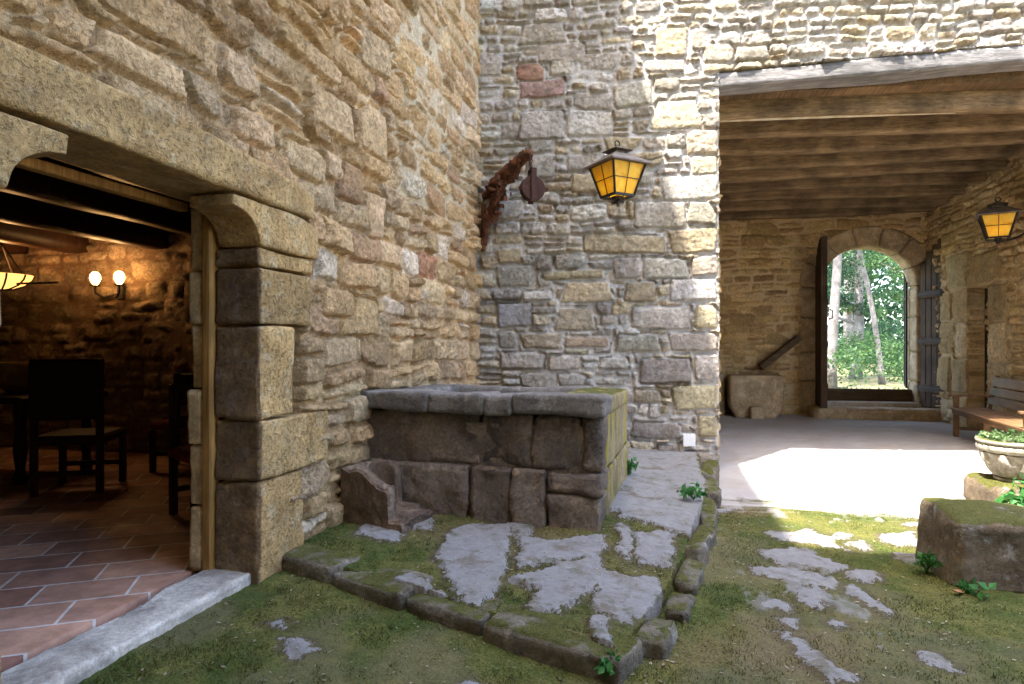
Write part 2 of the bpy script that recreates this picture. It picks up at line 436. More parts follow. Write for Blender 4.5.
M_CLAY = plain_mat("ochre_clay", (0.50, 0.30, 0.09), (0.32, 0.17, 0.04), 9, 0.7)
def amber():
    t = NT("amber_glass")
    c = t.mix(t.rng(t.noise(9, 4), 0.35, 0.65), (0.95, 0.76, 0.15), (0.90, 0.62, 0.08))
    c = t.mix(t.math('MULTIPLY', t.rng(t.noise(22, 5, 0.7), 0.55, 0.7), 0.35), c, (0.45, 0.24, 0.05))
    t.base(c); t.rough(0.25); t.b.inputs["Specular IOR Level"].default_value = 0.5
    t.bump(t.noise(24, 3), 0.3, 0.004)
    tr = t.n("ShaderNodeBsdfTranslucent"); t.put(tr.inputs[0], c)
    mx = t.n("ShaderNodeMixShader"); mx.inputs[0].default_value = 0.6
    t.L(t.b.outputs[0], mx.inputs[1]); t.L(tr.outputs[0], mx.inputs[2]); t.L(mx.outputs[0], t.t.nodes["Material Output"].inputs[0])
    return t.m
M_AMBER = amber()
M_WEED = leaf_mat("weed_leaf", (0.03, 0.13, 0.03), (0.08, 0.24, 0.06), 0.3)
M_IVY = leaf_mat("ivy_leaf", (0.05, 0.10, 0.03), (0.16, 0.24, 0.09), 0.3)
M_CROWN = leaf_mat("tree_leaf", (0.03, 0.085, 0.03), (0.09, 0.16, 0.05), 0.4)
M_PINE = leaf_mat("dark_tree_leaf", (0.02, 0.06, 0.035), (0.05, 0.11, 0.05), 0.35)
M_BARK = rock_mat("pale_bark", (0.27, 0.25, 0.24), (0.16, 0.145, 0.135), (0.34, 0.32, 0.30), lich=0.2, fine=0.8)
M_DEAD = leaf_mat("dead_leaf", (0.30, 0.11, 0.05), (0.38, 0.22, 0.10), 0.2)

# ------------------------------------------------------------------ masonry sheets
def poly_sdf(X, Y, poly):
    """signed distance to a polygon, positive inside"""
    P = np.array(poly, float); d = np.full(X.shape, 1e9); ins = np.zeros(X.shape, bool)
    for i in range(len(P)):
        a = P[i]; b = P[(i + 1) % len(P)]; e = b - a
        t = np.clip(((X - a[0]) * e[0] + (Y - a[1]) * e[1]) / (e @ e + 1e-12), 0, 1)
        d = np.minimum(d, np.hypot(X - a[0] - t * e[0], Y - a[1] - t * e[1]))
        c = ((a[1] > Y) != (b[1] > Y)) & (X < (b[0] - a[0]) * (Y - a[1]) / (b[1] - a[1] + 1e-12) + a[0]); ins ^= c
    return np.where(ins, d, -d)

def rubble_layout(s0, s1, z0, z1, hr, wr, rng, split=0.4, big=0.0):
    out = []; z = z0
    while z < z1:
        h = rng.uniform(*hr); s = s0 - rng.uniform(0, 0.3)
        while s < s1:
            w = np.clip(h * rng.uniform(0.9, 2.9), *wr); p = rng.random()
            if h > 0.15 and p < split:
                k = rng.uniform(0.35, 0.65)
                for (a, b) in ((z, z + h * k), (z + h * k, z + h)):
                    if rng.random() < 0.4 and w > 0.24:
                        c = w * rng.uniform(0.35, 0.65); out += [(s, a, s + c, b), (s + c, a, s + w, b)]
                    else: out.append((s, a, s + w, b))
            elif h > 0.2 and p < split * 1.28:
                for j in range(3): out.append((s, z + h * j / 3, s + w, z + h * (j + 1) / 3))
            else: out.append((s, z, s + w, z + h))
            s += w
        z += h
    return out

def masonry(name, s0, s1, z0, z1, res, origin, ux, un, mat, pal, seed, hands=(), hole=None, parent=None, hr=(0.12, 0.26), wr=(0.14, 0.6),
            split=0.4, depth=0.04, mort=0.0, mort_fn=None, warp=0.03, skirt=0.3, rough=1.0, big=14, handpal=None, gap=(0.003, 0.016), facet=1.0, cut=0.0):
    rng = np.random.RandomState(seed)
    ns = int(round((s1 - s0) / res)) + 1; nz = int(round((z1 - z0) / res)) + 1
    S, Z = np.meshgrid(np.linspace(s0, s1, ns), np.linspace(z0, z1, nz), indexing='ij')
    o = seed * 5.3
    W1 = S + f2(S * 3 + o, Z * 3, 3, seed) * warp * 1.6 + f2(S * 14 + o, Z * 14, 3, seed + 5) * warp * 0.55
    W2 = Z + f2(S * 2.2 + o, Z * 3 + 9, 3, seed + 2) * warp * 1.9 + f2(S * 14 + o, Z * 14 + 4, 3, seed + 7) * warp * 0.55 + f2(S * 0.5 + o, Z * 0.5, 2, seed + 1) * 0.10
    W1h = S + (W1 - S) * 0.7; W2h = Z + (W2 - Z - f2(S * 0.5 + o, Z * 0.5, 2, seed + 1) * 0.10) * 0.7
    lay = rubble_layout(s0, s1, z0, z1 + 0.3, hr, wr, rng, split)
    bigs = []
    for k in range(big):
        w = rng.uniform(0.3, 0.62); h = rng.uniform(0.17, 0.3); a = rng.uniform(s0, s1); b = rng.uniform(z0, z1)
        bigs.append((a, b, a + w, b + h))
    def raster(rects, A, B, cr, cutp=0.0):
        sd = np.full(S.shape, -1.0); ids = np.zeros(S.shape, int)
        for i, (a, b, c, d) in enumerate(rects):
            i0 = max(0, int((a - s0) / res) - 12); i1 = min(ns, int((c - s0) / res) + 14)
            j0 = max(0, int((b - z0) / res) - 12); j1 = min(nz, int((d - z0) / res) + 14)
            if i1 <= i0 or j1 <= j0: continue
            g = rng.uniform(gap[0], gap[1], 4); a2, b2, c2, d2 = a + g[0], b + g[1], c - g[2], d - g[3]
            hx, hz = max(0.01, (c2 - a2) / 2), max(0.01, (d2 - b2) / 2); r = min(rng.uniform(*cr), hx * 0.9, hz * 0.9)
            x = A[i0:i1, j0:j1] - (a2 + c2) / 2; y = B[i0:i1, j0:j1] - (b2 + d2) / 2
            th = rng.normal(0, 0.035); kx = rng.normal(0, 0.07); x, y = x + th * y, y - th * x
            x = x * (1 + kx * y / hz)
            qx = np.abs(x) - hx + r; qy = np.abs(y) - hz + r
            v = r - np.hypot(np.maximum(qx, 0), np.maximum(qy, 0)) - np.minimum(np.maximum(qx, qy), 0)
            if cutp > 0:
                for (sx_, sy_) in ((1, 1), (1, -1), (-1, 1), (-1, -1)):
                    if rng.random() < cutp:
                        q_ = rng.uniform(0.5, 2.0); nx_, ny_ = sx_ * hz * q_, sy_ * hx; nl_ = math.hypot(nx_, ny_); nx_ /= nl_; ny_ /= nl_
                        off = abs(nx_) * hx + abs(ny_) * hz - rng.uniform(0.1, 0.55) * min(hx, hz)
                        v = np.minimum(v, off - nx_ * x - ny_ * y)
            sub = sd[i0:i1, j0:j1]; m = v > sub; sub[m] = v[m]; ids[i0:i1, j0:j1][m] = i
        return sd, ids
    sd, ids = raster(lay, W1, W2, (0.010, 0.045), cut)
    base_id = len(lay); rects = list(lay)
    for extra, A, B, cr, ct in ((bigs, W1, W2, (0.015, 0.045), cut), (hands, W1h, W2h, (0.012, 0.035), cut * 0.35)):
        if len(extra):
            sh, ih = raster(extra, A, B, cr, ct)
            sd = np.minimum(sd, -sh - 0.012); m = sh > sd; sd = np.where(m, sh, sd); ids = np.where(m, ih + base_id, ids)
            base_id += len(extra); rects += list(extra)
    K = len(rects); R = np.array(rects)
    wi = rng.uniform(0.006, 0.018, K); di = depth * rng.uniform(0.65, 1.35, K); tx = rng.normal(0, 0.045 * facet, K); tz = rng.normal(-0.02, 0.06 * facet, K); rg = rng.uniform(0.5, 1.6, K)
    nh = len(hands)
    if nh: tx[-nh:] *= 0.3; tz[-nh:] *= 0.3; rg[-nh:] = rng.uniform(0.35, 0.9, nh); di[-nh:] = depth * rng.uniform(0.9, 1.15, nh)
    cx = (R[:, 0] + R[:, 2]) / 2; cz = (R[:, 1] + R[:, 3]) / 2
    prof = sst(0, 1, np.clip(sd / wi[ids], 0, 1))
    dome = np.sqrt(np.clip(sd, 0, 0.06)) * 0.03
    fac = np.full(S.shape, 9.0)
    for q in range(4):
        ax, az, oo = rng.normal(0, 0.16 * facet, K), rng.normal(0, 0.20 * facet, K), rng.uniform(0.0, 0.022, K)
        fac = np.minimum(fac, oo[ids] + ax[ids] * (S - cx[ids]) + az[ids] * (Z - cz[ids]))
    fac = np.clip(fac, -0.03, 0.02) * (1.0 if not len(hands) else np.where(ids >= K - len(hands), 0.45, 1.0))
    rr = rg[ids] * rough
    nz1 = f2(S * 6 + ids * 0.37, Z * 6 + ids * 0.71, 4, seed + 11); nz2 = f2(S * 26 + ids * 1.3, Z * 26, 4, seed + 15, 0.6)
    ridg = np.abs(f2(S * 4 + ids * 2.1, Z * 11 + ids, 3, seed + 19)) * -1
    hst = prof * (di[ids] + dome + fac + tx[ids] * (S - cx[ids]) + tz[ids] * (Z - cz[ids])) + prof * rr * (nz1 * 0.026 + nz2 * 0.030 + ridg * 0.02 + f2(S * 62, Z * 62, 2, seed + 17) * 0.008)
    hm = depth * (0.25 + mort) + f2(S * 1.1 + o, Z * 1.1, 3, seed + 21) * depth * 1.3 + f2(S * 9, Z * 9, 4, seed + 23) * 0.022 + f2(S * 40, Z * 40, 3, seed + 24) * 0.006
    if mort_fn is not None: hm = hm + mort_fn(S, Z) * depth
    H = np.maximum(hst, hm); mor = sst(-0.004, 0.005, hm - hst)
    pc = np.array([p[0] for p in pal]); pw = np.array([p[1] for p in pal], float); pw /= pw.sum()
    ci = rng.choice(len(pal), K, p=pw); cs = pc[ci] * rng.uniform(0.78, 1.2, (K, 1)) * (1 + rng.normal(0, 0.014, (K, 3)))
    if nh and handpal is not None:
        for j in range(nh):
            c = handpal.get(j)
            if c is not None: cs[K - nh + j] = c
    C = cs[ids] * (1 + f2(S * 5 + ids, Z * 5, 3, seed + 30)[..., None] * 0.5)
    P = np.array(origin)[None, None, :] + S[..., None] * np.array(ux) + Z[..., None] * np.array((0, 0, 1.0)) + H[..., None] * np.array(un)
    keep = np.ones((ns - 1, nz - 1), bool)
    if hole is not None: keep = ~hole((S[:-1, :-1] + S[1:, 1:]) / 2, (Z[:-1, :-1] + Z[1:, 1:]) / 2)
    sk = -np.array(un) * skirt if skirt else None
    V, F, src = grid_faces(keep, P, sk)
    nrm = np.cross(np.array(ux), np.array((0, 0, 1.0)))
    if nrm @ np.array(un) < 0: F = F[:, ::-1]
    return mesh_obj(name, V, F, mat, parent, attrs={"Col": np.clip(C.reshape(-1, 3)[src], 0.01, 0.9), "Mor": mor.ravel()[src]})

# ------------------------------------------------------------------ frames of the two courtyard walls
def frame(o, d, n):
    M = Matrix(((d[0], n[0], 0, o[0]), (d[1], n[1], 0, o[1]), (0, 0, 1, 0), (0, 0, 0, 1))); return M
A0 = np.array((-2.15, 0.0)); C0 = np.array((-2.0, 7.08)); D1 = np.array((0.02118, 0.99978)); N1 = np.array((0.99978, -0.02118))
J0 = np.array((0.82, 7.40)); D2 = np.array((0.99362, 0.11275)); N2 = np.array((0.11275, -0.99362))
LM = frame(A0, D1, N1); BM = frame(C0, D2, N2)
def v3(a): return (a[0], a[1], 0.0)
def lp(s, n, z): return Vector((A0[0] + D1[0] * s + N1[0] * n, A0[1] + D1[1] * s + N1[1] * n, z))
def bp(s, n, z): return Vector((C0[0] + D2[0] * s + N2[0] * n, C0[1] + D2[1] * s + N2[1] * n, z))
def core(mb, M, lo, hi): mb.box(lo, hi, M)

# ------------------------------------------------------------------ ground
def gz(x, y):
    return 0.075 * sst(-0.2, -1.9, -0 + x * 1.0) * (1 - sst(4, 6, y)) - 0.07 * sst(4.8, 7.2, y)
HOLLOW = [None]
GR = [[(0.69, 4.31), (0.94, 4.41), (1.17, 4.16), (1.1, 3.98), (0.86, 4.03), (0.71, 4.13)], [(0.61, 4.0), (0.86, 4.03), (1.04, 3.88), (1.0, 3.72), (0.83, 3.77), (0.6, 3.9)], [(0.77, 3.7), (0.92, 3.73), (0.94, 3.55), (0.88, 3.44), (0.77, 3.49)], [(0.57, 3.45), (0.67, 3.49), (0.74, 3.39), (0.69, 3.32), (0.58, 3.36)], [(1.1, 3.86), (1.16, 3.76), (1.19, 3.44), (1.15, 3.39), (1.09, 3.54), (1.06, 3.68)], [(1.18, 4.1), (1.33, 4.06), (1.27, 3.91), (1.15, 3.93)], [(0.62, 3.08), (0.69, 3.06), (0.73, 2.86), (0.83, 2.79), (0.79, 2.71), (0.69, 2.68), (0.61, 2.93)], [(0.58, 3.12), (0.65, 3.13), (0.61, 3.04), (0.56, 3.05)], [(0.77, 4.76), (1.18, 4.9), (1.27, 4.44), (1.09, 4.52), (0.85, 4.55)], [(1.31, 4.61), (1.44, 4.72), (1.43, 4.51), (1.36, 4.46)], [(1.56, 4.84), (1.88, 5.0), (1.77, 4.63), (1.61, 4.68)], [(1.16, 3.05), (1.24, 3.05), (1.28, 2.88), (1.22, 2.87), (1.15, 2.92)], [(0.87, 3.3), (0.92, 3.29), (0.89, 3.22), (0.85, 3.23)], [(1.88, 5.29), (2.02, 5.32), (1.98, 5.2), (1.84, 5.19)], [(1.28, 4.87), (1.4, 4.85), (1.36, 4.75), (1.26, 4.75)], [(0.47, 5.4), (0.67, 5.41), (0.64, 5.26), (0.47, 5.24)], [(0.63, 3.27), (0.71, 3.27), (0.69, 3.2), (0.63, 3.21)], [(1.52, 4.42), (1.68, 4.49), (1.66, 4.36), (1.53, 4.31)]]
GR2 = [[(-1.57, 2.4), (-1.47, 2.44), (-1.39, 2.38), (-1.48, 2.33)], [(-0.76, 2.31), (-0.71, 2.39), (-0.52, 2.37), (-0.51, 2.3), (-0.72, 2.26)], [(-1.74, 2.55), (-1.68, 2.62), (-1.6, 2.53)]]
SL = [[(-1.24, 3.7), (-1.23, 3.99), (-0.94, 4.09), (-0.81, 3.47), (-0.75, 2.97), (-0.85, 2.86), (-1.01, 3.05), (-1.2, 3.38)], [(-0.82, 3.89), (-0.6, 3.84), (-0.3, 4.01), (-0.28, 3.63), (-0.52, 3.52), (-0.72, 3.41)], [(-0.72, 3.2), (-0.53, 3.41), (-0.29, 3.63), (-0.26, 3.21), (-0.42, 2.84), (-0.56, 2.84), (-0.55, 3.08)], [(-0.27, 3.39), (0.03, 3.4), (0.05, 3.15), (-0.09, 2.86), (-0.23, 2.91)], [(-0.08, 3.59), (-0.08, 4.17), (0.13, 4.27), (0.12, 3.64)], [(-0.25, 5.0), (-0.23, 7.6), (0.5, 7.6), (0.46, 5.16), (0.28, 4.14), (0.07, 4.37), (-0.23, 4.43)], [(-1.82, 3.57), (-1.85, 3.85), (-1.6, 3.83), (-1.51, 3.57)], [(-1.6, 3.83), (-1.65, 4.12), (-1.44, 4.04), (-1.4, 3.84)], [(-1.32, 2.98), (-1.24, 3.1), (-0.83, 2.78), (-0.79, 2.6), (-0.98, 2.69), (-1.26, 2.83)], [(-0.2, 4.31), (-0.12, 4.16), (-0.14, 3.62), (-0.19, 3.88)], [(-0.25, 2.85), (-0.2, 2.86), (-0.17, 2.62), (-0.2, 2.55)], [(-0.93, 4.09), (-0.77, 4.09), (-0.76, 3.91), (-0.87, 3.94)]]
def axis(a, b, f, n):
    return a + (b - a) * f(np.linspace(0, 1, n))
gx = np.linspace(-2.3, 7.2, 540)
gy = -1.0 + 15.2 * (np.linspace(0, 1, 640) ** 1.25)
X, Y = np.meshgrid(gx, gy, indexing='ij')
XW = X + f2(X * 7, Y * 7, 4, 50) * 0.11; YW = Y + f2(X * 7 + 9, Y * 7, 4, 51) * 0.16
rockm = np.full(X.shape, -1.0)
for p in GR + GR2: rockm = np.maximum(rockm, poly_sdf(XW, YW, p))
spk = f2(X * 5, Y * 3.2, 5, 53, 0.62)
for _k in range(1): pass
stray = sst(0.19, 0.23, spk) * sst(0.2, 0.8, X) * 0.9
rk = np.maximum(sst(-0.012, 0.02, rockm + f2(X * 22, Y * 22, 5, 55, 0.65) * 0.12 - 0.004), stray * (Y > 3.0))
GROCK = rk
lines = f2(X * 1.1, Y * 5.5, 4, 57, 0.6)
cc = sst(5.3, 5.95, Y + lines * 1.9 + f2(X * 6, Y * 12, 3, 58) * 0.5 + (X < 0.75) * 0.2 + 0.12 * (X - 1.0))
dirt = sst(0.02, 0.16, f2(X * 1.7, Y * 1.7, 4, 59)) * 0.35
cc = np.maximum(cc, sst(3.0, 3.6, X + f2(X * 2, Y * 2, 3, 48) * 0.5))  # unseen pale ground at right, added to bounce sunlight onto the left wall
Zg = gz(X, Y) + (1 - cc) * (1 - rk) * (f2(X * 3, Y * 3, 3, 60) * 0.03 + f2(X * 14, Y * 14, 4, 61) * 0.022 + f2(X * 60, Y * 60, 3, 62) * 0.012) \
     + rk * (0.012 + f2(X * 9, Y * 9, 4, 63) * 0.022) + cc * (f2(X * 1.2, Y * 1.2, 3, 64) * 0.03 + f2(X * 12, Y * 12, 3, 65) * 0.007)
keep = np.ones((X.shape[0] - 1, X.shape[1] - 1), bool)
Vg, Fg, src = grid_faces(keep, np.stack([X, Y, Zg], -1), (0, 0, -0.2))
def ground_mat(name="mossy_ground"):
    t = NT(name)
    m = t.mix(t.rng(t.noise(2.6, 8, 0.72), 0.36, 0.64), (0.044, 0.062, 0.010), (0.108, 0.100, 0.024))
    m = t.mix(t.math('MULTIPLY', t.rng(t.noise(0.9, 5, 0.6), 0.5, 0.68), 0.75), m, (0.14, 0.10, 0.045))
    m = t.scale(m, t.rng(t.noise(90, 4, 0.7), 0.3, 0.7, 0.45, 1.6))
    m = t.mix(t.attr("Dirt"), m, t.mix(t.noise(50, 4, 0.7), (0.10, 0.078, 0.045), (0.19, 0.155, 0.10)))
    r = t.mix(t.noise(14, 6, 0.7), (0.15, 0.142, 0.135), (0.30, 0.29, 0.28))
    r = t.mix(t.math('MULTIPLY', t.rng(t.noise(5, 6, 0.7, dist=0.6), 0.5, 0.66), 0.8), r, (0.13, 0.105, 0.07)); r = t.mix(t.rng(t.noise(48, 5, 0.75), 0.60, 0.68), r, (0.085, 0.08, 0.045))
    c = t.mix(t.noise(4, 7, 0.7), (0.30, 0.27, 0.245), (0.46, 0.43, 0.40))
    c = t.mix(t.math('MULTIPLY', t.rng(t.noise(1.6, 6, 0.7), 0.52, 0.66), 0.4), c, (0.34, 0.28, 0.21))
    r = t.mix(t.math('MULTIPLY', t.rng(t.noise(6.5, 7, 0.75), 0.53, 0.66), 0.6), r, (0.085, 0.085, 0.03))
    sd = t.math('ADD', t.attr("Rsd"), t.math('ADD', t.rng(t.noise(26, 5, 0.7), 0, 1, -0.075, 0.075, False), t.rng(t.noise(95, 3, 0.7), 0, 1, -0.03, 0.03, False)))
    m = t.mix(t.math('MULTIPLY', t.rng(sd, -0.055, -0.004), 0.75), m, t.mix(t.noise(60, 4), (0.05, 0.038, 0.022), (0.105, 0.08, 0.045)))
    col = t.mix(t.math('MAXIMUM', t.rng(sd, -0.003, 0.007), t.attr("Stray")), m, r); col = t.mix(t.attr("Conc"), col, c)
    t.base(col); t.rough(0.95)
    t.bump(t.math('ADD', t.noise(60, 6, 0.7), t.math('MULTIPLY', t.noise(220, 3, 0.7), 0.5)), 0.6, 0.012)
    return t.m
M_GROUND = ground_mat()
ground = mesh_obj("ground", Vg, Fg, M_GROUND, attrs={"Rsd": np.clip(rockm, -0.2, 0.2).ravel()[src], "Stray": (stray * (Y > 3.0)).ravel()[src] * 0.8, "Rock": rk.ravel()[src], "Conc": cc.ravel()[src], "Dirt": (dirt * (1 - rk)).ravel()[src]})
tag(ground, kind="structure")
M_FOREST = plain_mat("forest_floor", (0.16, 0.17, 0.07), (0.24, 0.20, 0.11), 3, 0.95, 0, 0.5)
fx, fy = np.meshgrid(np.linspace(-14, 26, 100), np.linspace(14.1, 60, 100), indexing='ij')
Vf, Ff, _ = grid_faces(np.ones((99, 99), bool), np.stack([fx, fy, 0.05 + f2(fx * .4, fy * .4, 4, 70) * 0.35 + (fy - 14) * 0.012], -1))
tag(mesh_obj("forest_ground", Vf, Ff, M_FOREST), kind="structure")
mb = MB(); mb.box((-400, -400, -0.6), (400, 400, -0.45))
tag(mb.build("terrain", M_FOREST), kind="structure")

# ------------------------------------------------------------------ left courtyard wall with the doorway
WARM = [((0.515, 0.336, 0.166), 5), ((0.592, 0.411, 0.227), 4), ((0.438, 0.279, 0.135), 3), ((0.477, 0.331, 0.188), 2), ((0.387, 0.239, 0.129), 1.2), ((0.464, 0.228, 0.119), 0.15), ((0.643, 0.502, 0.356), 1)]
PALE = [((0.432, 0.39, 0.329), 5), ((0.516, 0.48, 0.427), 3), ((0.36, 0.318, 0.268), 3), ((0.432, 0.348, 0.232), 3), ((0.312, 0.276, 0.244), 1.5), ((0.48, 0.408, 0.293), 2)]
PASS = [((0.566, 0.39, 0.175), 5), ((0.652, 0.468, 0.233), 3), ((0.464, 0.312, 0.143), 3), ((0.377, 0.242, 0.117), 1)]
lw = thing("courtyard_wall", (-2.3, 3.5, 0), "tall golden rubble wall with the wide open doorway, left side of the courtyard", "wall")
DOOR_S0, DOOR_S1 = 1.62, 2.93
def left_hole(s, z):
    return ((s > 1.18) & (s < 3.42) & (z > 2.03) & (z < 2.335 - 0.09 * sst(2.5, 3.4, s))) | ((s > 1.25) & (s < 3.40) & (z < 2.1) & ((s < 3.34) | (z > 0.66)) & ((s < 3.22) | (z > 0.46)))
lhands = [(3.45, 1.99, 3.62, 2.18), (3.30, 1.10, 3.62, 1.30), (3.63, 1.20, 4.05, 1.42), (3.40, 0.25, 3.66, 0.42), (3.66, 0.08, 3.9, 0.3), (3.62, 1.52, 4.0, 1.72),
          (1.95, 2.44, 2.45, 2.62), (2.75, 2.42, 3.12, 2.60), (3.2, 2.36, 3.62, 2.58), (3.8, 2.34, 4.12, 2.62), (2.0, 2.66, 2.55, 2.90), (3.5, 2.72, 4.0, 3.0), (4.12, 2.75, 4.55, 3.15), (4.2, 2.15, 4.5, 2.5), (4.1, 3.4, 4.58, 3.7)]
masonry("rubble", 0.5, 7.2, -0.25, 5.9, 0.0105, v3(A0), v3(D1), v3(N1), M_WARM, WARM, 3, hands=lhands, hole=left_hole, parent=lw, hr=(0.14, 0.26), wr=(0.18, 0.58),
        split=0.22, depth=0.048, facet=0.6, mort=-0.7, warp=0.042, big=16, gap=(0.004, 0.021), cut=0.5, mort_fn=lambda s, z: 1.0 * sst(4.3, 5.4, s) * sst(2.0, 2.9, z))
mb = MB()
core(mb, LM, (-2.0, -0.55, -0.3), (1.1, -0.06, 11.9)); core(mb, LM, (3.46, -0.55, -0.3), (7.6, -0.06, 11.9)); core(mb, LM, (1.1, -0.55, 2.42), (3.46, -0.06, 11.9))
mb.build("wall_core", M_ASHLAR, lw, local=False)
mb = MB(); core(mb, LM, (-2.0, -0.06, -0.3), (0.5, 0.02, 5.9)); core(mb, LM, (-2.0, -0.06, 5.9), (7.3, 0.03, 11.9))
mb.build("upper_masonry", M_ASHLAR, lw, local=False)
def lint(p):
    t = np.clip((p[:, 0] - 2.4) / 1.0, 0, 1); p = p.copy(); k = (p[:, 2] - 2.115) / 0.2
    p[:, 2] = 2.115 + k * (0.228 - 0.075 * t ** 1.5) + 0.012 * (1 - t); return p
rock("lintel", (1.15, -0.34, 2.115), (3.43, 0.085, 2.315), M_ASHLAR, lw, 0.016, 0.018, 0.006, 5, 11, lint, LM)
def corb_far(p):
    p = p.copy(); s = p[:, 0]; zt = 2.108; k = (p[:, 2] - 1.88) / (zt - 1.88)
    u = np.clip((s - 2.72) / 0.21, 0, 1); bot = np.where(s < 2.93, 1.88 + 0.17 * np.sqrt(1 - u ** 2 * 0.999), 1.88)
    top = zt + 0.0 * s
    drop = 0.10 * sst(3.3, 3.62, s)
    p[:, 2] = bot + k * (top - drop * 0.6 - bot); return p
rock("corbel", (2.715, -0.20, 1.88), (3.50, 0.070, 2.108), M_ASHLAR, lw, 0.013, 0.016, 0.006, 5, 12, corb_far, LM)
def corb_near(p):
    p = p.copy(); s = p[:, 0]; k = (p[:, 2] - 1.85) / 0.255
    u = np.clip((s - 1.62) / 0.215, 0, 1); bot = 1.86 + 0.17 * np.sqrt(np.clip(1 - (1 - u) ** 2, 0, 1)); bot = np.where(s > 1.62, bot, 1.86)
    p[:, 2] = bot + k * (2.105 - bot); return p
rock("corbel", (1.1, -0.20, 1.85), (1.835, 0.075, 2.105), M_ASHLAR, lw, 0.013, 0.02, 0.007, 5, 13, corb_near, LM)
def reveal_shade(p): return sst(2.955, 2.938, p[:, 0] + 0.02 * f3(p, 12, 3, 7))  # shade painted into the colour of the door-side jamb faces
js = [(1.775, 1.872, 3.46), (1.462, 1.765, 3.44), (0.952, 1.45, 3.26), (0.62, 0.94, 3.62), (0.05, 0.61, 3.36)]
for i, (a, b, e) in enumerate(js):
    rock("jamb_stone", (2.93, -0.225, a), (e, 0.055 + 0.008 * (i % 2), b), M_ASHLAR, lw, 0.013, 0.014, 0.010 if i != 1 else 0.006, 9, 20 + i, None, LM, chip=1.2, reveal_shade=reveal_shade)
for i, (a, b, e) in enumerate([(1.40, 1.845, 1.1), (0.9, 1.39, 1.25), (0.45, 0.89, 1.0), (0.0, 0.44, 1.2)]):
    rock("jamb_stone", (e, -0.225, a), (1.62, 0.045, b), M_ASHLAR, lw, 0.02, 0.018, 0.007, 6, 30 + i, None, LM)
rock("threshold", (1.1, -0.27, -0.06), (2.98, 0.0, 0.128), M_THRESH, lw, 0.012, 0.012, 0.013, 7, 40, None, LM)
mb = MB(); mb.box((2.905, -0.285, 0.10), (2.98, -0.222, 2.12), LM, 0.012)
mb.build("door_post", M_OAK, lw, local=False)
M_INNER = rock_mat("inner_jamb_stone", (0.62, 0.45, 0.24), (0.5, 0.35, 0.17), (0.66, 0.52, 0.32), lich=0.1, fine=0.6)
for i, (a, b) in enumerate([(0.12, 0.47), (0.475, 0.80), (0.805, 1.10), (1.105, 1.46), (1.465, 1.75), (1.755, 2.11)]):
    rock("inner_jamb", (2.91 + 0.012 * (i % 2), -0.372 - 0.004 * (i % 3), a), (3.02, -0.288, b), M_INNER, lw, 0.014, 0.016, 0.008, 7, 44 + i, None, LM, chip=1.0)
mb = MB(); mb.box((1.655, -0.42, 2.075), (2.9, -0.36, 2.12), LM, 0.005)
mb.build("door_head", M_OAK, lw, local=False)

# ------------------------------------------------------------------ back wall beside the passage
HB = [(2.42, 2.7, 2.77, 2.99), (1.83, 2.68, 2.41, 3.0), (2.21, 2.4, 2.77, 2.68), (1.24, 2.39, 2.19, 2.63), (1.92, 2.1, 2.44, 2.36), (2.46, 2.13, 2.77, 2.39), (2.23, 1.84, 2.77, 2.11), (2.5, 1.53, 2.76, 1.82), (2.21, 1.27, 2.78, 1.51), (2.5, 0.93, 2.78, 1.25), (2.26, 0.59, 2.77, 0.9), (0.24, 2.31, 0.54, 2.49), (0.24, 2.03, 0.66, 2.3), (1.03, 1.84, 1.57, 2.09), (1.72, 1.85, 2.09, 2.08), (0.94, 1.51, 1.37, 1.8), (0.24, 1.54, 0.67, 1.85), (0.54, 1.86, 0.9, 2.0), (0.24, 1.3, 0.49, 1.52), (0.52, 1.3, 1.01, 1.5), (1.03, 1.31, 1.55, 1.47), (1.62, 1.26, 2.12, 1.48), (0.26, 1.06, 0.81, 1.28), (0.84, 1.05, 1.24, 1.26), (1.9, 0.91, 2.48, 1.21), (1.42, 1.06, 1.77, 1.21), (0.52, 0.83, 0.94, 1.03), (0.96, 0.85, 1.29, 1.03), (1.79, 1.53, 2.47, 1.81), (0.77, 2.11, 1.51, 2.23), (1.59, 2.1, 1.9, 2.36), (2.04, 3.81, 2.57, 4.14), (2.41, 3.52, 2.77, 3.8), (2.46, 3.28, 2.77, 3.51), (2.15, 3.0, 2.77, 3.29), (1.93, 4.44, 2.4, 4.63), (1.59, 4.08, 2.04, 4.39), (1.05, 3.75, 1.59, 4.08), (0.51, 3.74, 1.04, 4.07), (1.18, 4.5, 1.67, 4.73), (0.86, 4.47, 1.17, 4.68), (0.47, 4.42, 0.81, 4.64), (0.72, 4.63, 1.28, 4.86), (0.51, 4.85, 1.04, 5.11), (0.5, 4.22, 1.04, 4.44), (1.14, 4.07, 1.59, 4.26), (2.6, 4.53, 2.96, 4.77), (0.01, 4.5, 0.3, 4.79), (2.46, 4.68, 2.68, 4.95), (2.07, 4.64, 2.43, 4.97), (0.57, 3.28, 0.92, 3.58), (1.1, 3.12, 1.44, 3.36), (0.24, 2.82, 0.57, 3.06), (1.98, 0.5, 2.13, 0.69), (1.8, 0.27, 2.36, 0.47), (1.79, 0.06, 2.05, 0.25), (2.07, 0.03, 2.34, 0.24), (1.79, -0.13, 2.33, 0.05), (2.4, -0.01, 2.75, 0.15), (2.54, 0.29, 2.77, 0.55), (2.46, -0.17, 2.72, -0.03)]
bw = thing("passage_wall", (-0.5, 7.5, 0), "pale limewashed rubble wall with quoins, half in sun, behind the stone trough", "wall")
def back_hole(s, z): return (s > 2.775) & (z < 4.46 + (s - 2.795) * 0.0451)
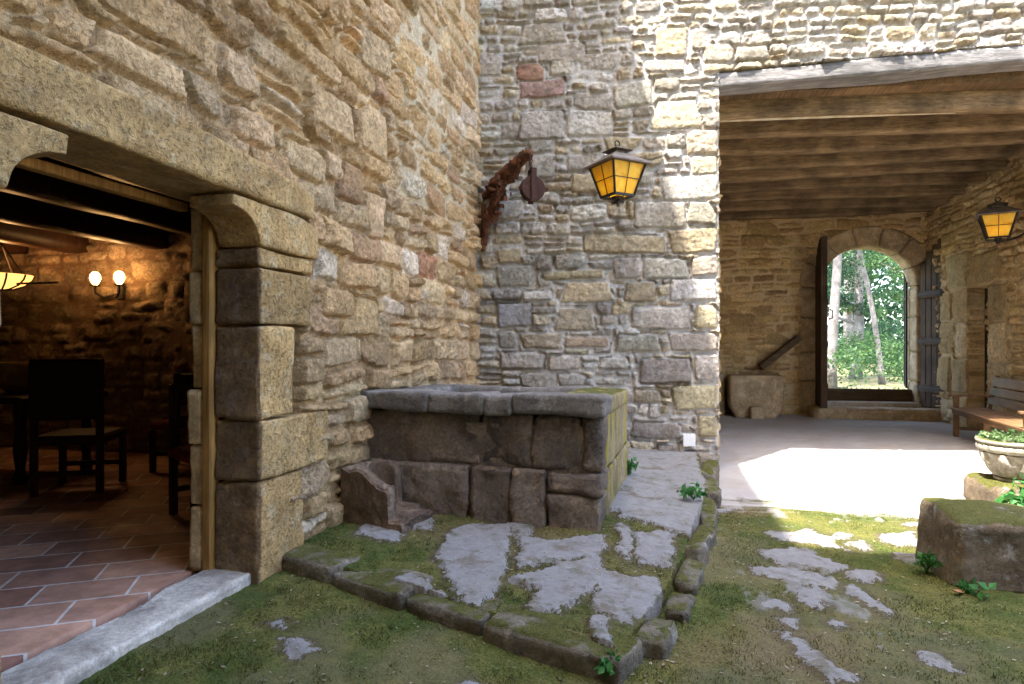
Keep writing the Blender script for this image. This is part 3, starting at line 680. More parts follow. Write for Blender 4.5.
bhp = {41: (0.34, 0.19, 0.13), 44: (0.34, 0.22, 0.19), 10: (0.44, 0.38, 0.24), 16: (0.30, 0.30, 0.32), 3: (0.38, 0.31, 0.2), 11: (0.42, 0.34, 0.22), 20: (0.36, 0.27, 0.19), 19: (0.36, 0.29, 0.2), 29: (0.38, 0.32, 0.2), 7: (0.5, 0.42, 0.26), 59: (0.42, 0.36, 0.22)}
masonry("rubble", -0.06, 7.0, -0.3, 6.0, 0.0125, v3(C0), v3(D2), v3(N2), M_PALE, PALE, 5, hands=HB, hole=back_hole, parent=bw, hr=(0.10, 0.215), wr=(0.13, 0.42),
        split=0.42, depth=0.05, mort=-0.18, warp=0.032, big=0, facet=0.45, cut=0.35, gap=(0.004, 0.018), handpal=bhp, skirt=0.5,
        mort_fn=lambda s, z: 0.35 * sst(2.4, 1.2, z) * sst(1.3, 2.2, s) + 0.2 * sst(3.4, 4.6, z) * (s < 2.9))
mb = MB(); core(mb, BM, (-0.6, -0.6, -0.3), (2.70, -0.05, 6.6)); core(mb, BM, (2.70, -0.6, 4.75), (7.4, -0.05, 6.6))
mb.build("wall_core", M_ASHLAR, bw, local=False)
def tilt(p):
    p = p.copy(); p[:, 2] += (p[:, 0] - 2.8) * 0.0455; return p
rock("wooden_lintel", (2.70, -0.28, 4.268), (7.1, 0.035, 4.445), M_GREYWOOD, bw, 0.03, 0.02, 0.012, 2.5, 51, tilt, BM, chip=0.4)
mb = MB(); mb.box((2.37, 0.06, 0.205), (2.505, 0.095, 0.345), BM, 0.004)
wp = mb.build("wall_plate", M_WHITE, None, local=False); tag(wp, "small blank white square plate low on the sunlit quoins", "plate")

# ------------------------------------------------------------------ passage: roof, gate wall, side walls
FL = -0.07
pr = thing("passage_roof", (3.2, 10.5, 3.9), "dark timber ceiling of beams over the covered passage", "roof")
mb = MB(); mb.box((2.5, -7.2, 4.33), (9.0, -0.3, 4.5), BM); mb.build("boarding", M_BOARD, pr, local=False)
mb = MB(); mb.box((2.4, -7.3, 4.55), (9.0, -0.62, 4.75), BM); mb.build("roof_cover", M_ASHLAR, pr, local=False)
for i, y in enumerate([8.0, 8.62, 9.25, 9.9, 10.55, 11.25, 11.95, 12.65, 13.3]):
    z0 = 4.10 - 0.025 * i; k = 0.11 - 0.0137 * i
    def bow(p, i=i, k=k):
        p = p.copy(); p[:, 2] += 0.02 * np.sin(p[:, 0] * 0.9 + i); p[:, 1] += k * (p[:, 0] - 0.7); return p
    rock("beam", (0.7, y - 0.075, z0), (6.9, y + 0.075, 4.36), M_BEAM, pr, 0.05, 0.012, 0.008, 2.2, 60 + i, bow, chip=0.8)
mb = MB(); mb.box((2.78, -0.62, 4.10), (7.0, -0.60, 4.19), BM); mb.build("pale_strip", M_PALESTRIP, pr, local=False)  # thin pale strip across the passage, just behind the lintel

gw = thing("gate_wall", (4.2, 13.7, FL), "brown rubble wall with the arched gateway to the wood, far end of the passage", "wall")
GX0, GX1, GSP = 3.36, 5.10, 2.52; GC = (GX0 + GX1) / 2; GRad = (GX1 - GX0) / 2; GRise = 0.80
def gate_hole(s, z):
    ro = 0.36
    return ((s > GX0 - ro) & (s < GX1 + ro) & (z < GSP) & (z > 0.0)) | ((((s - GC) / (GRad + ro)) ** 2 + ((z - GSP) / (GRise + ro)) ** 2 < 1) & (z >= GSP))
masonry("rubble", 0.6, 5.6, -0.2, 4.4, 0.02, (0, 13.6, 0), (1, 0, 0), (0, -1, 0), M_PASS, PASS, 9, hole=gate_hole, parent=gw, hr=(0.14, 0.3), wr=(0.2, 0.6), split=0.3, depth=0.045, mort=-0.1, warp=0.035, big=10, cut=0.4, gap=(0.01, 0.026))
mb = MB(); mb.box((-2.2, 13.66, -0.3), (GX0 - 0.34, 14.1, 4.6)); mb.box((GX1 + 0.34, 13.66, -0.3), (7.4, 14.1, 4.6)); mb.box((GX0 - 0.36, 13.7, -0.3), (GX0 - 0.03, 14.0, GSP)); mb.box((GX1 + 0.03, 13.7, -0.3), (GX1 + 0.36, 14.0, GSP)); mb.box((GX0 - 0.34, 13.66, GSP + GRise + 0.30), (GX1 + 0.34, 14.1, 4.6))
mb.build("wall_core", M_ASHLAR, gw, local=False)
def arch_pt(a, r): return GC + math.cos(a) * (GRad + r), GSP + math.sin(a) * (GRise + r)
nv = 7
for k in range(nv):
    a0, a1 = math.pi * k / nv + 0.008, math.pi * (k + 1) / nv - 0.008
    def vous(p, a0=a0, a1=a1):
        a = a1 + (a0 - a1) * p[:, 0]; r = p[:, 2] * 0.40
        return np.stack([GC + np.cos(a) * (GRad + r), p[:, 1], GSP + np.sin(a) * (GRise + r)], 1)
    rock("voussoir", (0, 13.55, 0), (1, 14.05, 1), M_STEP, gw, 0.12, 0.012, 0.004, 3, 80 + k, vous)
for (xa, xb) in ((GX0 - 0.40, GX0), (GX1, GX1 + 0.40)):
    for k, (za, zb) in enumerate([(0.0, 0.62), (0.63, 1.2), (1.21, 1.9), (1.91, 2.51)]):
        rock("gate_jamb", (xa, 13.56, za), (xb, 14.05, zb), M_STEP, gw, 0.08, 0.02, 0.006, 4, 90 + k, None)
rock("step", (GX0 - 0.25, 13.0, -0.12), (GX1 + 0.35, 13.75, 0.13), M_STEP, gw, 0.05, 0.03, 0.012, 3, 95)
rock("step", (GX0 - 0.05, 13.45, 0.05), (GX1 + 0.05, 14.0, 0.22), M_THRESH, gw, 0.05, 0.02, 0.008, 3, 96)
mb = MB(); mb.box((GX0 - 0.02, 13.78, 0.20), (GX1 + 0.02, 13.92, 0.46), None, 0.012); mb.build("threshold_board", M_CHUTE, gw, local=False)

def arch_leaf(mbx, hinge, ang, w, side, z0, mat_unused=None, th=0.11):
    """half of an arched door: boards from the hinge outwards"""
    M = Matrix.Translation((hinge[0], hinge[1], 0)) @ Matrix.Rotation(ang, 4, 'Z'); n = 6
    for k in range(n):
        xa, xb = w * k / n + 0.004, w * (k + 1) / n - 0.004; xm = (xa + xb) / 2
        top = GSP + 0.04 + (GRise + 0.04) * math.sqrt(max(0, 1 - ((w - xm) / (w + 0.02)) ** 2)); 
        mbx.box((xa, -th / 2, z0), (xb, th / 2, top), M, 0.006)
    return M
leaf1 = thing("gate_leaf", (GX0 - 0.02, 13.5, 0.14), "dark left leaf of the arched gate, folded open, seen edge on", "gate")
mb = MB(); M1 = arch_leaf(mb, (GX0 - 0.06, 13.50), math.radians(-97), 0.86, 1, 0.16); mb.build("boards", M_DOOR, leaf1, local=False)
for z in (0.5, 1.3, 2.1):
    mb = MB(); mb.box((0.02, 0.035, z), (0.82, 0.075, z + 0.12), M1, 0.006); mb.build("ledge", M_DOOR, leaf1, local=False)
mb = MB(); mb.tube([M1 @ Vector((0.72, 0.08 + 0.03, 2.02)), M1 @ Vector((0.72, 0.16, 2.0)), M1 @ Vector((0.72, 0.16, 1.86)), M1 @ Vector((0.72, 0.09, 1.84))], 0.014, 6)
mb.build("handle", M_IRON, leaf1, local=False)
leaf2 = thing("gate_leaf", (GX1 + 0.04, 13.5, 0.14), "weathered grey right leaf of the arched gate, swung open into the passage", "gate")
mb = MB(); M2 = Matrix.Translation((GX1 + 0.06, 13.5, 0)) @ Matrix.Rotation(math.radians(-74), 4, 'Z')
n = 6
for k in range(n):
    w = 0.88; xa, xb = w * k / n + 0.004, w * (k + 1) / n - 0.004; xm = (xa + xb) / 2
    mb.box((xa, -0.035, 0.16), (xb, 0.035, GSP + 0.04 + (GRise + 0.04) * math.sqrt(max(0, 1 - ((w - xm) / (w + 0.02)) ** 2))), M2, 0.006)
mb.build("boards", M_DOORGREY, leaf2, local=False)
for z in (0.45, 1.35, 2.25):
    mb = MB(); mb.box((0.02, -0.085, z), (0.86, -0.035, z + 0.14), M2, 0.006); lg = mb.build("ledge", M_DOORGREY, leaf2, local=False)
    mb = MB(); mb.box((0.0, -0.097, z + 0.045), (0.6, -0.087, z + 0.09), M2, 0.002); mb.build("strap", M_IRON, leaf2, local=False)
ig = thing("iron_gate", (GX1 - 0.03, 13.95, 0.46), "slim black wrought iron gate standing open against the right arch jamb", "gate")
MI = Matrix.Translation((GX1 - 0.04, 13.97, 0)) @ Matrix.Rotation(math.radians(72), 4, 'Z')
mb = MB()
for z in (0.5, 1.4, 2.3): mb.bar(MI @ Vector((0, 0, z)), MI @ Vector((0.82, 0, z)), 0.035, 0.03)
mb.bar(MI @ Vector((0, 0, 0.48)), MI @ Vector((0, 0, 2.62)), 0.035); mb.bar(MI @ Vector((0.82, 0, 0.48)), MI @ Vector((0.82, 0, 3.1)), 0.035)
mb.build("gate_frame", M_IRON, ig, local=False)
mb = MB()
for k in range(1, 8):
    x = 0.82 * k / 8; mb.tube([MI @ Vector((x, 0, 0.5)), MI @ Vector((x, 0, 2.62 + 0.5 * (x / 0.82) ** 0.7))], 0.009, 6)
mb.build("bars", M_IRON, ig, local=False)

rw = thing("side_wall", (5.5, 10.5, FL), "ochre wall of rubble and large ashlar blocks with a narrow doorway, right of the passage", "wall")
rh = [(11.95, 2.36, 12.75, 2.95), (10.9, 2.33, 11.93, 2.85), (11.93, 1.75, 12.5, 2.33), (11.93, 1.12, 12.4, 1.73), (11.93, 0.5, 12.55, 1.1), (11.93, -0.1, 12.4, 0.48), (12.45, 1.2, 13.0, 1.75), (12.55, 1.78, 13.0, 2.33),
      (10.75, 1.72, 11.33, 2.31), (10.8, 1.1, 11.33, 1.7), (10.6, 0.45, 11.33, 1.08), (10.8, -0.1, 11.33, 0.43), (12.6, 0.5, 13.1, 1.15)]
def rw_hole(s, z): return (s > 11.34) & (s < 11.92) & (z < 2.32)
masonry("rubble", 7.9, 13.8, -0.2, 4.5, 0.019, (5.3, 0, 0), (0, 1, 0), (-1, 0, 0), M_PASS, [((0.58, 0.42, 0.21), 4), ((0.62, 0.48, 0.28), 3), ((0.46, 0.33, 0.17), 2)], 13, hands=rh, hole=rw_hole, parent=rw, hr=(0.12, 0.24), wr=(0.16, 0.5), split=0.4, depth=0.05, mort=0.0, warp=0.035, big=0, skirt=0.5)
mb = MB(); mb.box((5.4, 7.3, -0.3), (5.9, 11.30, 4.5)); mb.box((5.4, 11.96, -0.3), (5.9, 13.8, 4.5)); mb.box((5.4, 11.3, 2.36), (5.9, 11.96, 4.5)); mb.box((5.62, 11.3, -0.3), (5.9, 11.96, 2.36))
mb.build("wall_core", M_ASHLAR, rw, local=False)
mb = MB()
for k in range(5): mb.box((5.50, 11.34 + k * 0.118, -0.06), (5.55, 11.454 + k * 0.118, 2.30), None, 0.005)
sd = mb.build("door", M_DOOR, rw, local=False)
pl = thing("inner_wall", (0.6, 10.5, FL), "inner left wall of the passage, brown rubble hidden behind the quoins", "wall")
masonry("rubble", 7.95, 13.6, -0.2, 4.5, 0.03, (0.80, 0, 0), (0, 1, 0), (1, 0, 0), M_PASS, PASS, 15, parent=pl, depth=0.03, mort=0.1, big=0)
mb = MB(); mb.box((0.2, 7.95, -0.3), (0.78, 13.6, 4.5)); mb.build("wall_core", M_ASHLAR, pl, local=False)

# courtyard's other two sides, behind and beside the viewer
rear = thing("rear_wall", (2, -1.3, 0), "tall stone house wall closing the courtyard behind the viewer", "wall")
mb = MB(); mb.box((-2.8, -1.6, -0.3), (6.0, -1.05, 13.5)); mb.build("masonry", M_ASHLAR, rear, local=False)
gwl = thing("garden_wall", (7.2, 3, 0), "low stone garden wall on the open right side of the courtyard", "wall")
masonry("rubble", -1.0, 8.0, -0.2, 2.2, 0.04, (6.9, 0, 0), (0, 1, 0), (-1, 0, 0), M_WARM, WARM, 17, parent=gwl, depth=0.04, big=0)
mb = MB(); mb.box((6.93, -1.0, -0.3), (7.3, 8.0, 2.24)); mb.build("wall_core", M_ASHLAR, gwl, local=False)

# ------------------------------------------------------------------ room behind the doorway
RZ = 0.115
rm = thing("room", (-5.5, 3.5, 0), "dim stone room behind the doorway with dark beams", "room")
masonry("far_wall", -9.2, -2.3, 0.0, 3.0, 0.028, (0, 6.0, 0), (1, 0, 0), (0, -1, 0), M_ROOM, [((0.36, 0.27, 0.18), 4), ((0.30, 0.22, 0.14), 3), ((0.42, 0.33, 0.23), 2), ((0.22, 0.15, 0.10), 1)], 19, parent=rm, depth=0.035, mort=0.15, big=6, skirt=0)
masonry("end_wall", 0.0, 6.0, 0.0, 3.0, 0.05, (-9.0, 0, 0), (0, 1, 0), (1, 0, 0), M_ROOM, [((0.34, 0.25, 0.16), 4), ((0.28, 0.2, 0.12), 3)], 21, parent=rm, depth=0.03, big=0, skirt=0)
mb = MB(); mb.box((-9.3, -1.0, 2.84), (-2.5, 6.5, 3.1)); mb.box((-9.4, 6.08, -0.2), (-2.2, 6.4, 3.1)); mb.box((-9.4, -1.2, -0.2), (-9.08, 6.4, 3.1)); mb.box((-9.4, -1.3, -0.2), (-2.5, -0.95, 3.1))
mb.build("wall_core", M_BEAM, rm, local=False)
mb = MB()
for k in range(16): mb.box((-9.2 + k * 0.43, -0.95, 2.72), (-8.78 + k * 0.43, 6.05, 2.80), None, 0.006)
mb.build("ceiling_boards", M_FURN, rm, local=False)
for i, x in enumerate([-8.25, -7.36, -6.52, -5.42, -4.35, -3.3]):
    rock("ceiling_beam", (x - 0.13, -0.9, 2.42), (x + 0.13, 6.05, 2.75), M_FURN, rm, 0.12, 0.03, 0.01, 2, 120 + i)
def tile_mat():
    t = NT("terracotta_tiles")
    mp = t.n("ShaderNodeMapping"); t.L(t.coord(False), mp.inputs[0]); mp.inputs[2].default_value = (0, 0, math.radians(-31)); 
    br = t.n("ShaderNodeTexBrick"); t.L(mp.outputs[0], br.inputs[0]); br.offset = 0.5
    br.inputs["Scale"].default_value = 1.0; br.inputs["Brick Width"].default_value = 0.42; br.inputs["Row Height"].default_value = 0.27
    br.inputs["Mortar Size"].default_value = 0.008; br.inputs["Mortar Smooth"].default_value = 0.2; br.inputs["Bias"].default_value = 0.0
    br.inputs["Color1"].default_value = (0.62, 0.35, 0.24, 1); br.inputs["Color2"].default_value = (0.27, 0.125, 0.09, 1); br.inputs["Mortar"].default_value = (0.7, 0.62, 0.55, 1)
    c = t.scale(br.outputs[0], t.rng(t.noise(7, 5, 0.7), 0.3, 0.7, 0.75, 1.25))
    t.base(c); t.rough(t.rng(t.noise(5), 0.3, 0.7, 0.42, 0.7)); t.b.inputs["Specular IOR Level"].default_value = 0.4
    h = t.math('SUBTRACT', t.math('MULTIPLY', t.noise(14, 4), 0.4), br.outputs[1]); t.bump(h, 0.5, 0.006)
    return t.m
mb = MB(); mb.box((-9.2, -1.0, -0.1), (-2.44, 6.1, RZ))
tl = mb.build("tile_floor", tile_mat(), None, local=False); tag(tl, kind="structure")

# ------------------------------------------------------------------ paved platform under the trough
plat = thing("stone_platform", (-0.9, 4.5, 0), "low mossy paved stone platform with worn kerbs under the trough", "platform")
OUT = [(-2.2, 3.24), (-0.22, 2.56), (-0.10, 2.50), (0.06, 3.0), (0.24, 3.8), (0.44, 4.9), (0.56, 5.9), (0.60, 7.6), (-2.2, 7.6)]
def pz(x, y):
    return 0.110 - 0.03 * sst(-0.3, 0.2, x) + 0.05 * sst(-0.8, -2.1, x) + 0.04 * sst(3.2, 5.2, y) + 0.0 - 0.05 * sst(0.1, 0.5, x) * sst(3.6, 2.4, y)
px_, py_ = np.meshgrid(np.linspace(-2.2, 0.68, 330), np.linspace(2.4, 7.5, 480), indexing='ij')
XW = px_ + f2(px_ * 8, py_ * 8, 4, 150) * 0.07; YW = py_ + f2(px_ * 8 + 9, py_ * 8, 4, 151) * 0.09
sl = np.full(px_.shape, -1.0); sid = np.zeros(px_.shape)
for i, p in enumerate(SL):
    v = poly_sdf(XW, YW, p); m = v > sl; sl[m] = v[m]; sid[m] = i
v = poly_sdf(XW, YW, [(-1.95, 4.6), (-0.1, 4.6), (-0.1, 7.5), (-2.1, 7.5)]); sl = np.maximum(sl, v)
sb = sl + f2(px_ * 20, py_ * 20, 5, 153, 0.68) * 0.12 + f2(px_ * 5, py_ * 5, 3, 156) * 0.05 + 0.012
rk = sst(-0.012, 0.02, sb)
zz = pz(px_, py_) + (1 - rk) * (f2(px_ * 9, py_ * 9, 4, 154) * 0.022 + f2(px_ * 50, py_ * 50, 3, 155) * 0.012 - 0.004) + rk * (0.012 + f2(px_ * 7 + sid * 3, py_ * 7, 4, 157) * 0.018 + (sid % 3) * 0.004 + f2(px_ * 32, py_ * 32, 3, 158) * 0.007)
do = poly_sdf((px_[:-1, :-1] + px_[1:, 1:]) / 2 + 0.03 * f2(px_[:-1, :-1] * 9, py_[:-1, :-1] * 9, 3, 159), (py_[:-1, :-1] + py_[1:, 1:]) / 2, OUT)
Vp, Fp, src = grid_faces(do > 0.06, np.stack([px_, py_, zz], -1), (0, 0, -0.25))
mesh_obj("paving", Vp, Fp, ground_mat("mossy_paving"), plat, attrs={"Rsd": np.clip(sl + f2(px_ * 5, py_ * 5, 3, 156) * 0.05 + 0.012, -0.2, 0.2).ravel()[src], "Stray": np.zeros(len(src)), "Rock": rk.ravel()[src], "Conc": np.zeros(len(src)), "Dirt": np.zeros(len(src))})
front = [(-2.10, -1.66), (-1.64, -1.18), (-1.165, -0.74), (-0.72, -0.10)]
fd = np.array((1.98, -0.68)); fd /= np.linalg.norm(fd); fn = np.array((fd[1], -fd[0]))
for i, (xa, xb) in enumerate(front):
    xm = (xa + xb) / 2; ym = 3.24 - 0.3434 * (xm + 2.2); L = (xb - xa) / fd[0]
    M = frame((xm, ym), fd, (-fn[0], -fn[1])); z = float(pz(np.array([xm]), np.array([ym]))[0])
    rock("kerb_stone", (-L / 2, -0.035 - 0.012 * (i % 2), -0.08), (L / 2, 0.20 + 0.03 * (i % 3), z + 0.004 - 0.004 * i), M_KERB, plat, 0.016, 0.022, 0.014, 7, 160 + i, None, M)
kerbs = [((0.035, 2.87), 0.15, 0.30, 10), ((0.145, 3.26), 0.14, 0.30, 16), ((0.225, 3.66), 0.13, 0.36, 12), ((0.315, 4.2), 0.12, 0.56, 10), ((0.43, 4.95), 0.12, 0.70, 8), ((0.52, 5.75), 0.13, 0.75, 6), ((0.59, 6.5), 0.13, 0.62, 4)]
for i, (c, w, l, a) in enumerate(kerbs):
    a = math.radians(-a); M = frame(c, (math.cos(a), math.sin(a)), (-math.sin(a), math.cos(a)))
    g = float(pz(np.array([c[0]]), np.array([c[1]]))[0])
    rock("kerb_stone", (-w / 2, -l / 2, -0.1), (w / 2, l / 2 * (0.92 + 0.1 * (i % 2)), g - 0.014 * ((i * 2) % 3) + 0.008), M_KERB, plat, 0.014, 0.028, 0.021, 8, 170 + i, None, M @ Euler((0.05 * (-1) ** i, 0.07 * ((i % 3) - 1), 0.09 * ((i * 5) % 3 - 1))).to_matrix().to_4x4(), chip=1.1)
v = np.array

# ------------------------------------------------------------------ big stone trough
ta = math.radians(-4.0); TU = (math.cos(ta), math.sin(ta)); TV = (-math.sin(ta), math.cos(ta))
TO = (-0.315, 4.10); TM = frame(TO, TU, TV)            # local: x to the right (0 = right front corner), y back, z up
tr = thing("stone_trough", (-1.2, 4.9, 0.14), "large dark old stone trough with thick rim slabs in the corner", "trough")
TZ0, TZ1 = 0.10, 1.008
LEFT = -1.80
mb = MB(); mb.box((LEFT + 0.05, 0.06, TZ0), (-0.06, 1.75, 0.80), TM); mb.build("core", M_TROUGH, tr, local=False)
rows = [(0.08, 0.50, [(-1.80, -0.93), (-0.922, -0.612), (-0.604, -0.375)]), (0.08, 0.345, [(-0.368, 0.0)]), (0.352, 0.495, [(-0.368, 0.005)]),
        (0.51, 0.87, [(-1.82, -0.86), (-0.852, -0.48), (-0.472, -0.135), (-0.128, 0.0)])]
k = 0
for (za, zb, xs) in rows:
    for j, (a, b) in enumerate(xs):
        ins = (0.0, 0.01, -0.012, 0.006)[(k * 3 + j) % 4] + (0.045 if zb > 0.6 else -0.012)
        rock("trough_stone", (a, ins, za), (b, 0.34, zb), M_TROUGH, tr, 0.016, 0.024, 0.020, 7, 200 + k, None, TM, chip=1.1); k += 1
for (za, zb, ys) in [(0.10, 0.46, [(0.345, 1.0), (1.01, 1.72)]), (0.465, 0.87, [(0.345, 0.8), (0.81, 1.74)])]:
    for (a, b) in ys:
        rock("trough_stone", (-0.30, a, za), (-0.004, b, zb), M_LICHEN, tr, 0.02, 0.02, 0.008, 5, 200 + k, None, TM); k += 1
def sag(p):
    p = p.copy(); p[:, 2] -= 0.03 * p[:, 1] + 0.008 * np.sin(p[:, 0] * 5); return p
for i, (a, b) in enumerate([(-1.86, -1.22), (-1.215, -0.80), (-0.795, -0.60), (-0.595, 0.035)]):
    rock("rim_slab", (a, -0.055, 0.875), (b, 0.36, TZ1 + (0.0, 0.008, -0.006, 0.004)[i]), M_SLAB, tr, 0.014, 0.020, 0.010, 6, 230 + i, sag, TM, chip=1.0)
for i, (a, b) in enumerate([(0.365, 1.05), (1.055, 1.62)]):
    rock("rim_slab", (-0.33, a, 0.872), (0.015, b, TZ1), M_LICHEN, tr, 0.02, 0.03, 0.009, 5, 236 + i, sag, TM)
rock("rim_slab", (-1.86, 1.45, 0.872), (-0.335, 1.80, TZ1), M_SLAB, tr, 0.04, 0.03, 0.01, 5, 239, sag, TM)
rock("rim_slab", (-1.86, 0.365, 0.872), (-1.55, 1.445, TZ1), M_SLAB, tr, 0.04, 0.03, 0.01, 5, 240, sag, TM)

# ------------------------------------------------------------------ broken hollow basin stone in front of the trough
bs_o = (-2.03, 3.82); bs_a = math.radians(-14)
BMx = frame(bs_o, (math.cos(bs_a), math.sin(bs_a)), (-math.sin(bs_a), math.cos(bs_a)))
nx, ny = 110, 80; LX, LY = 0.50, 0.36
u, w = np.meshgrid(np.linspace(0, LX, nx), np.linspace(0, LY, ny), indexing='ij')
top = 0.365 - 0.11 * sst(0.12, 0.36, u) - 0.03 * f2(u * 14, w * 14, 3, 250)
top = top - 0.20 * sst(0.385, 0.40, u) + 0.016 * f2(u * 40, w * 40, 3, 251)
holl = np.hypot((np.maximum(u - 0.18, 0) * 0.12 + np.minimum(u - 0.18, 0)) / 0.115, (w - 0.19) / 0.115)
inner = 0.07 + 0.02 * f2(u * 20, w * 20, 3, 252)
hgt = np.where(holl < 1, inner + (top - inner) * sst(0.80, 1.0, holl), top)
brk = sst(0.085, 0.105, w + 0.015 * f2(u * 16, w * 16, 3, 256)) * sst(0.215, 0.24, u + 0.03 * f2(u * 12 + 3, w * 12, 3, 257)); hgt = hgt + (np.minimum(hgt, inner + 0.012) - hgt) * brk
hgt = np.where(u > 0.40, np.minimum(hgt, 0.085 + 0.03 * sst(0.1, 0.0, w)), hgt)
edge = np.minimum(np.minimum(u, LX - u), np.minimum(w, LY - w)); hgt = hgt - 0.02 * sst(0.02, 0, edge)
bz = 0.165
loc = np.stack([u, w, hgt + bz], -1).reshape(-1, 3)
xy = loc @ np.array(BMx.to_3x3()).T + np.array(BMx.translation)
Vb, Fb, _ = grid_faces(np.ones((nx - 1, ny - 1), bool), xy.reshape(nx, ny, 3))
# side walls down to the platform with rough faces
def side(idx_line):
    P = xy.reshape(nx, ny, 3)[idx_line]; n = len(P); m = 14; Q = np.zeros((n, m, 3))
    for j in range(m):
        t = j / (m - 1); Q[:, j] = P; Q[:, j, 2] = P[:, 2] * (1 - t) + (bz - 0.04) * t
    c = xy.mean(0); o = Q[..., :2] - c[:2]; o /= np.linalg.norm(o, axis=-1, keepdims=True)
    fl = Q.reshape(-1, 3); d = f3(fl, 14, 5, 255, 0.6) * 0.045 * np.tile(sst(0, 0.15, np.linspace(0, 1, m)), n)
    Q[..., :2] += o * d.reshape(n, m, 1)
    return grid_faces(np.ones((n - 1, m - 1), bool), Q)[:2]
VV = [Vb]; FF = [Fb]; nb = len(Vb)
for sl_ in ((slice(None), 0), (slice(None), ny - 1), (0, slice(None)), (nx - 1, slice(None))):
    a, b = side(sl_); VV.append(a); FF.append(b + nb); nb += len(a)
M_BASIN = rock_mat("brown_basin_stone", (0.17, 0.115, 0.075), (0.10, 0.068, 0.048), (0.26, 0.19, 0.13), moss=0.0, lich=0.15, lichc=(0.4, 0.36, 0.3), fine=0.6)
bas = mesh_obj("hollow_stone", np.concatenate(VV), np.concatenate(FF), M_BASIN)
tag(bas, "small broken brown gutter stone with a rounded hollow, leaning by the trough", "basin stone")

# ------------------------------------------------------------------ mossy block, pedestal and carved planter on the right
def blk(p):
    p = p.copy(); t = (p[:, 0] - 1.66) / 1.1; p[:, 2] *= 1 - 0.07 * t + 0.05 * np.sin(p[:, 1] * 9 + p[:, 0] * 4); p[:, 1] += 0.05 * t; return p
b = rock("stone_block", (1.665, 3.90, -0.06), (2.85, 4.42, 0.385), M_BLOCK, None, 0.016, 0.05, 0.030, 4, 260, blk, chip=0.9)
tag(b, "big rough stone block with a mossy top, lying on the moss before the planter", "stone block")
b = rock("boulder", (2.70, 5.62, -0.06), (3.45, 6.3, 0.24), M_BLOCK, None, 0.025, 0.10, 0.035, 4, 262)
tag(b, "rough boulder carrying the carved stone planter", "boulder")
b = rock("flat_stone", (2.25, 4.75, -0.05), (3.0, 5.15, 0.22), M_STEP, None, 0.025, 0.05, 0.02, 4, 263)
tag(b, "pale flat stone lying between the mossy block and the boulder", "stone")
UC = (2.98, 5.92, 0.22)
urn = thing("stone_planter", UC, "pale carved stone urn planter full of small ivy, standing on the boulder", "planter")
prof = [(0.0, 0.0), (0.15, 0.0), (0.17, 0.015), (0.17, 0.03), (0.15, 0.045), (0.17, 0.07), (0.20, 0.11), (0.225, 0.155), (0.242, 0.205), (0.25, 0.235), (0.245, 0.243), (0.268, 0.255), (0.285, 0.27), (0.285, 0.30), (0.272, 0.313), (0.292, 0.325), (0.292, 0.345), (0.25, 0.348), (0.24, 0.30), (0.0, 0.29)]
P2 = []
for i in range(len(prof) - 1):
    for k in range(3): t = k / 3; P2.append((prof[i][0] * (1 - t) + prof[i + 1][0] * t, prof[i][1] * (1 - t) + prof[i + 1][1] * t))
def acan(a, z):
    if z < 0.05 or z > 0.24: 
        return 0.005 * math.cos(a * 28) if 0.255 < z < 0.305 else 0.0
    t = (z - 0.05) / 0.19; ph = (a * 9 / (2 * math.pi)) % 1 - 0.5
    leaf = max(0, 1 - abs(ph) / (0.46 * (1 - 0.75 * t) + 0.04)); rib = 0.35 * math.cos(ph * 40 * (1 - 0.4 * t))
    return 0.030 * math.sqrt(leaf) + 0.006 * rib * (leaf > 0) + 0.004 * math.sin(a * 9 + z * 60)
mb = MB(); mb.lathe(P2, (0, 0, 0), 180, acan); mb.build("bowl", M_URN, urn, smooth=True)
rg = np.random.RandomState(31)
mb = MB(); mb.lathe([(0, 0.32), (0.12, 0.325), (0.235, 0.315)], (0, 0, 0), 24); mb.build("soil", plain_mat("potting_soil", (0.06, 0.045, 0.03)), urn)
cs = [(UC[0] + r * math.cos(a), UC[1] + r * math.sin(a), UC[2] + 0.355) for a, r in zip(rg.uniform(0, 6.3, 40), 0.27 * np.sqrt(rg.random(40)))]
Vl, Tl, tn = leaf_cloud(cs, 9, (0.05, 0.05, 0.035), 0.042, rg, 0.85, 0.2)
mesh_obj("ivy", Vl, Tl, M_IVY, urn, {"tint": tn}, smooth=False)

# ------------------------------------------------------------------ bench
ba = math.atan2(10.95 - 8.17, 4.57 - 4.16)
BO = (4.58, 10.95, FL)
bench = thing("wooden_bench", BO, "long brown wooden bench with slatted back and arm, against the right passage wall", "bench", rot=ba + math.pi)
LB = 2.75
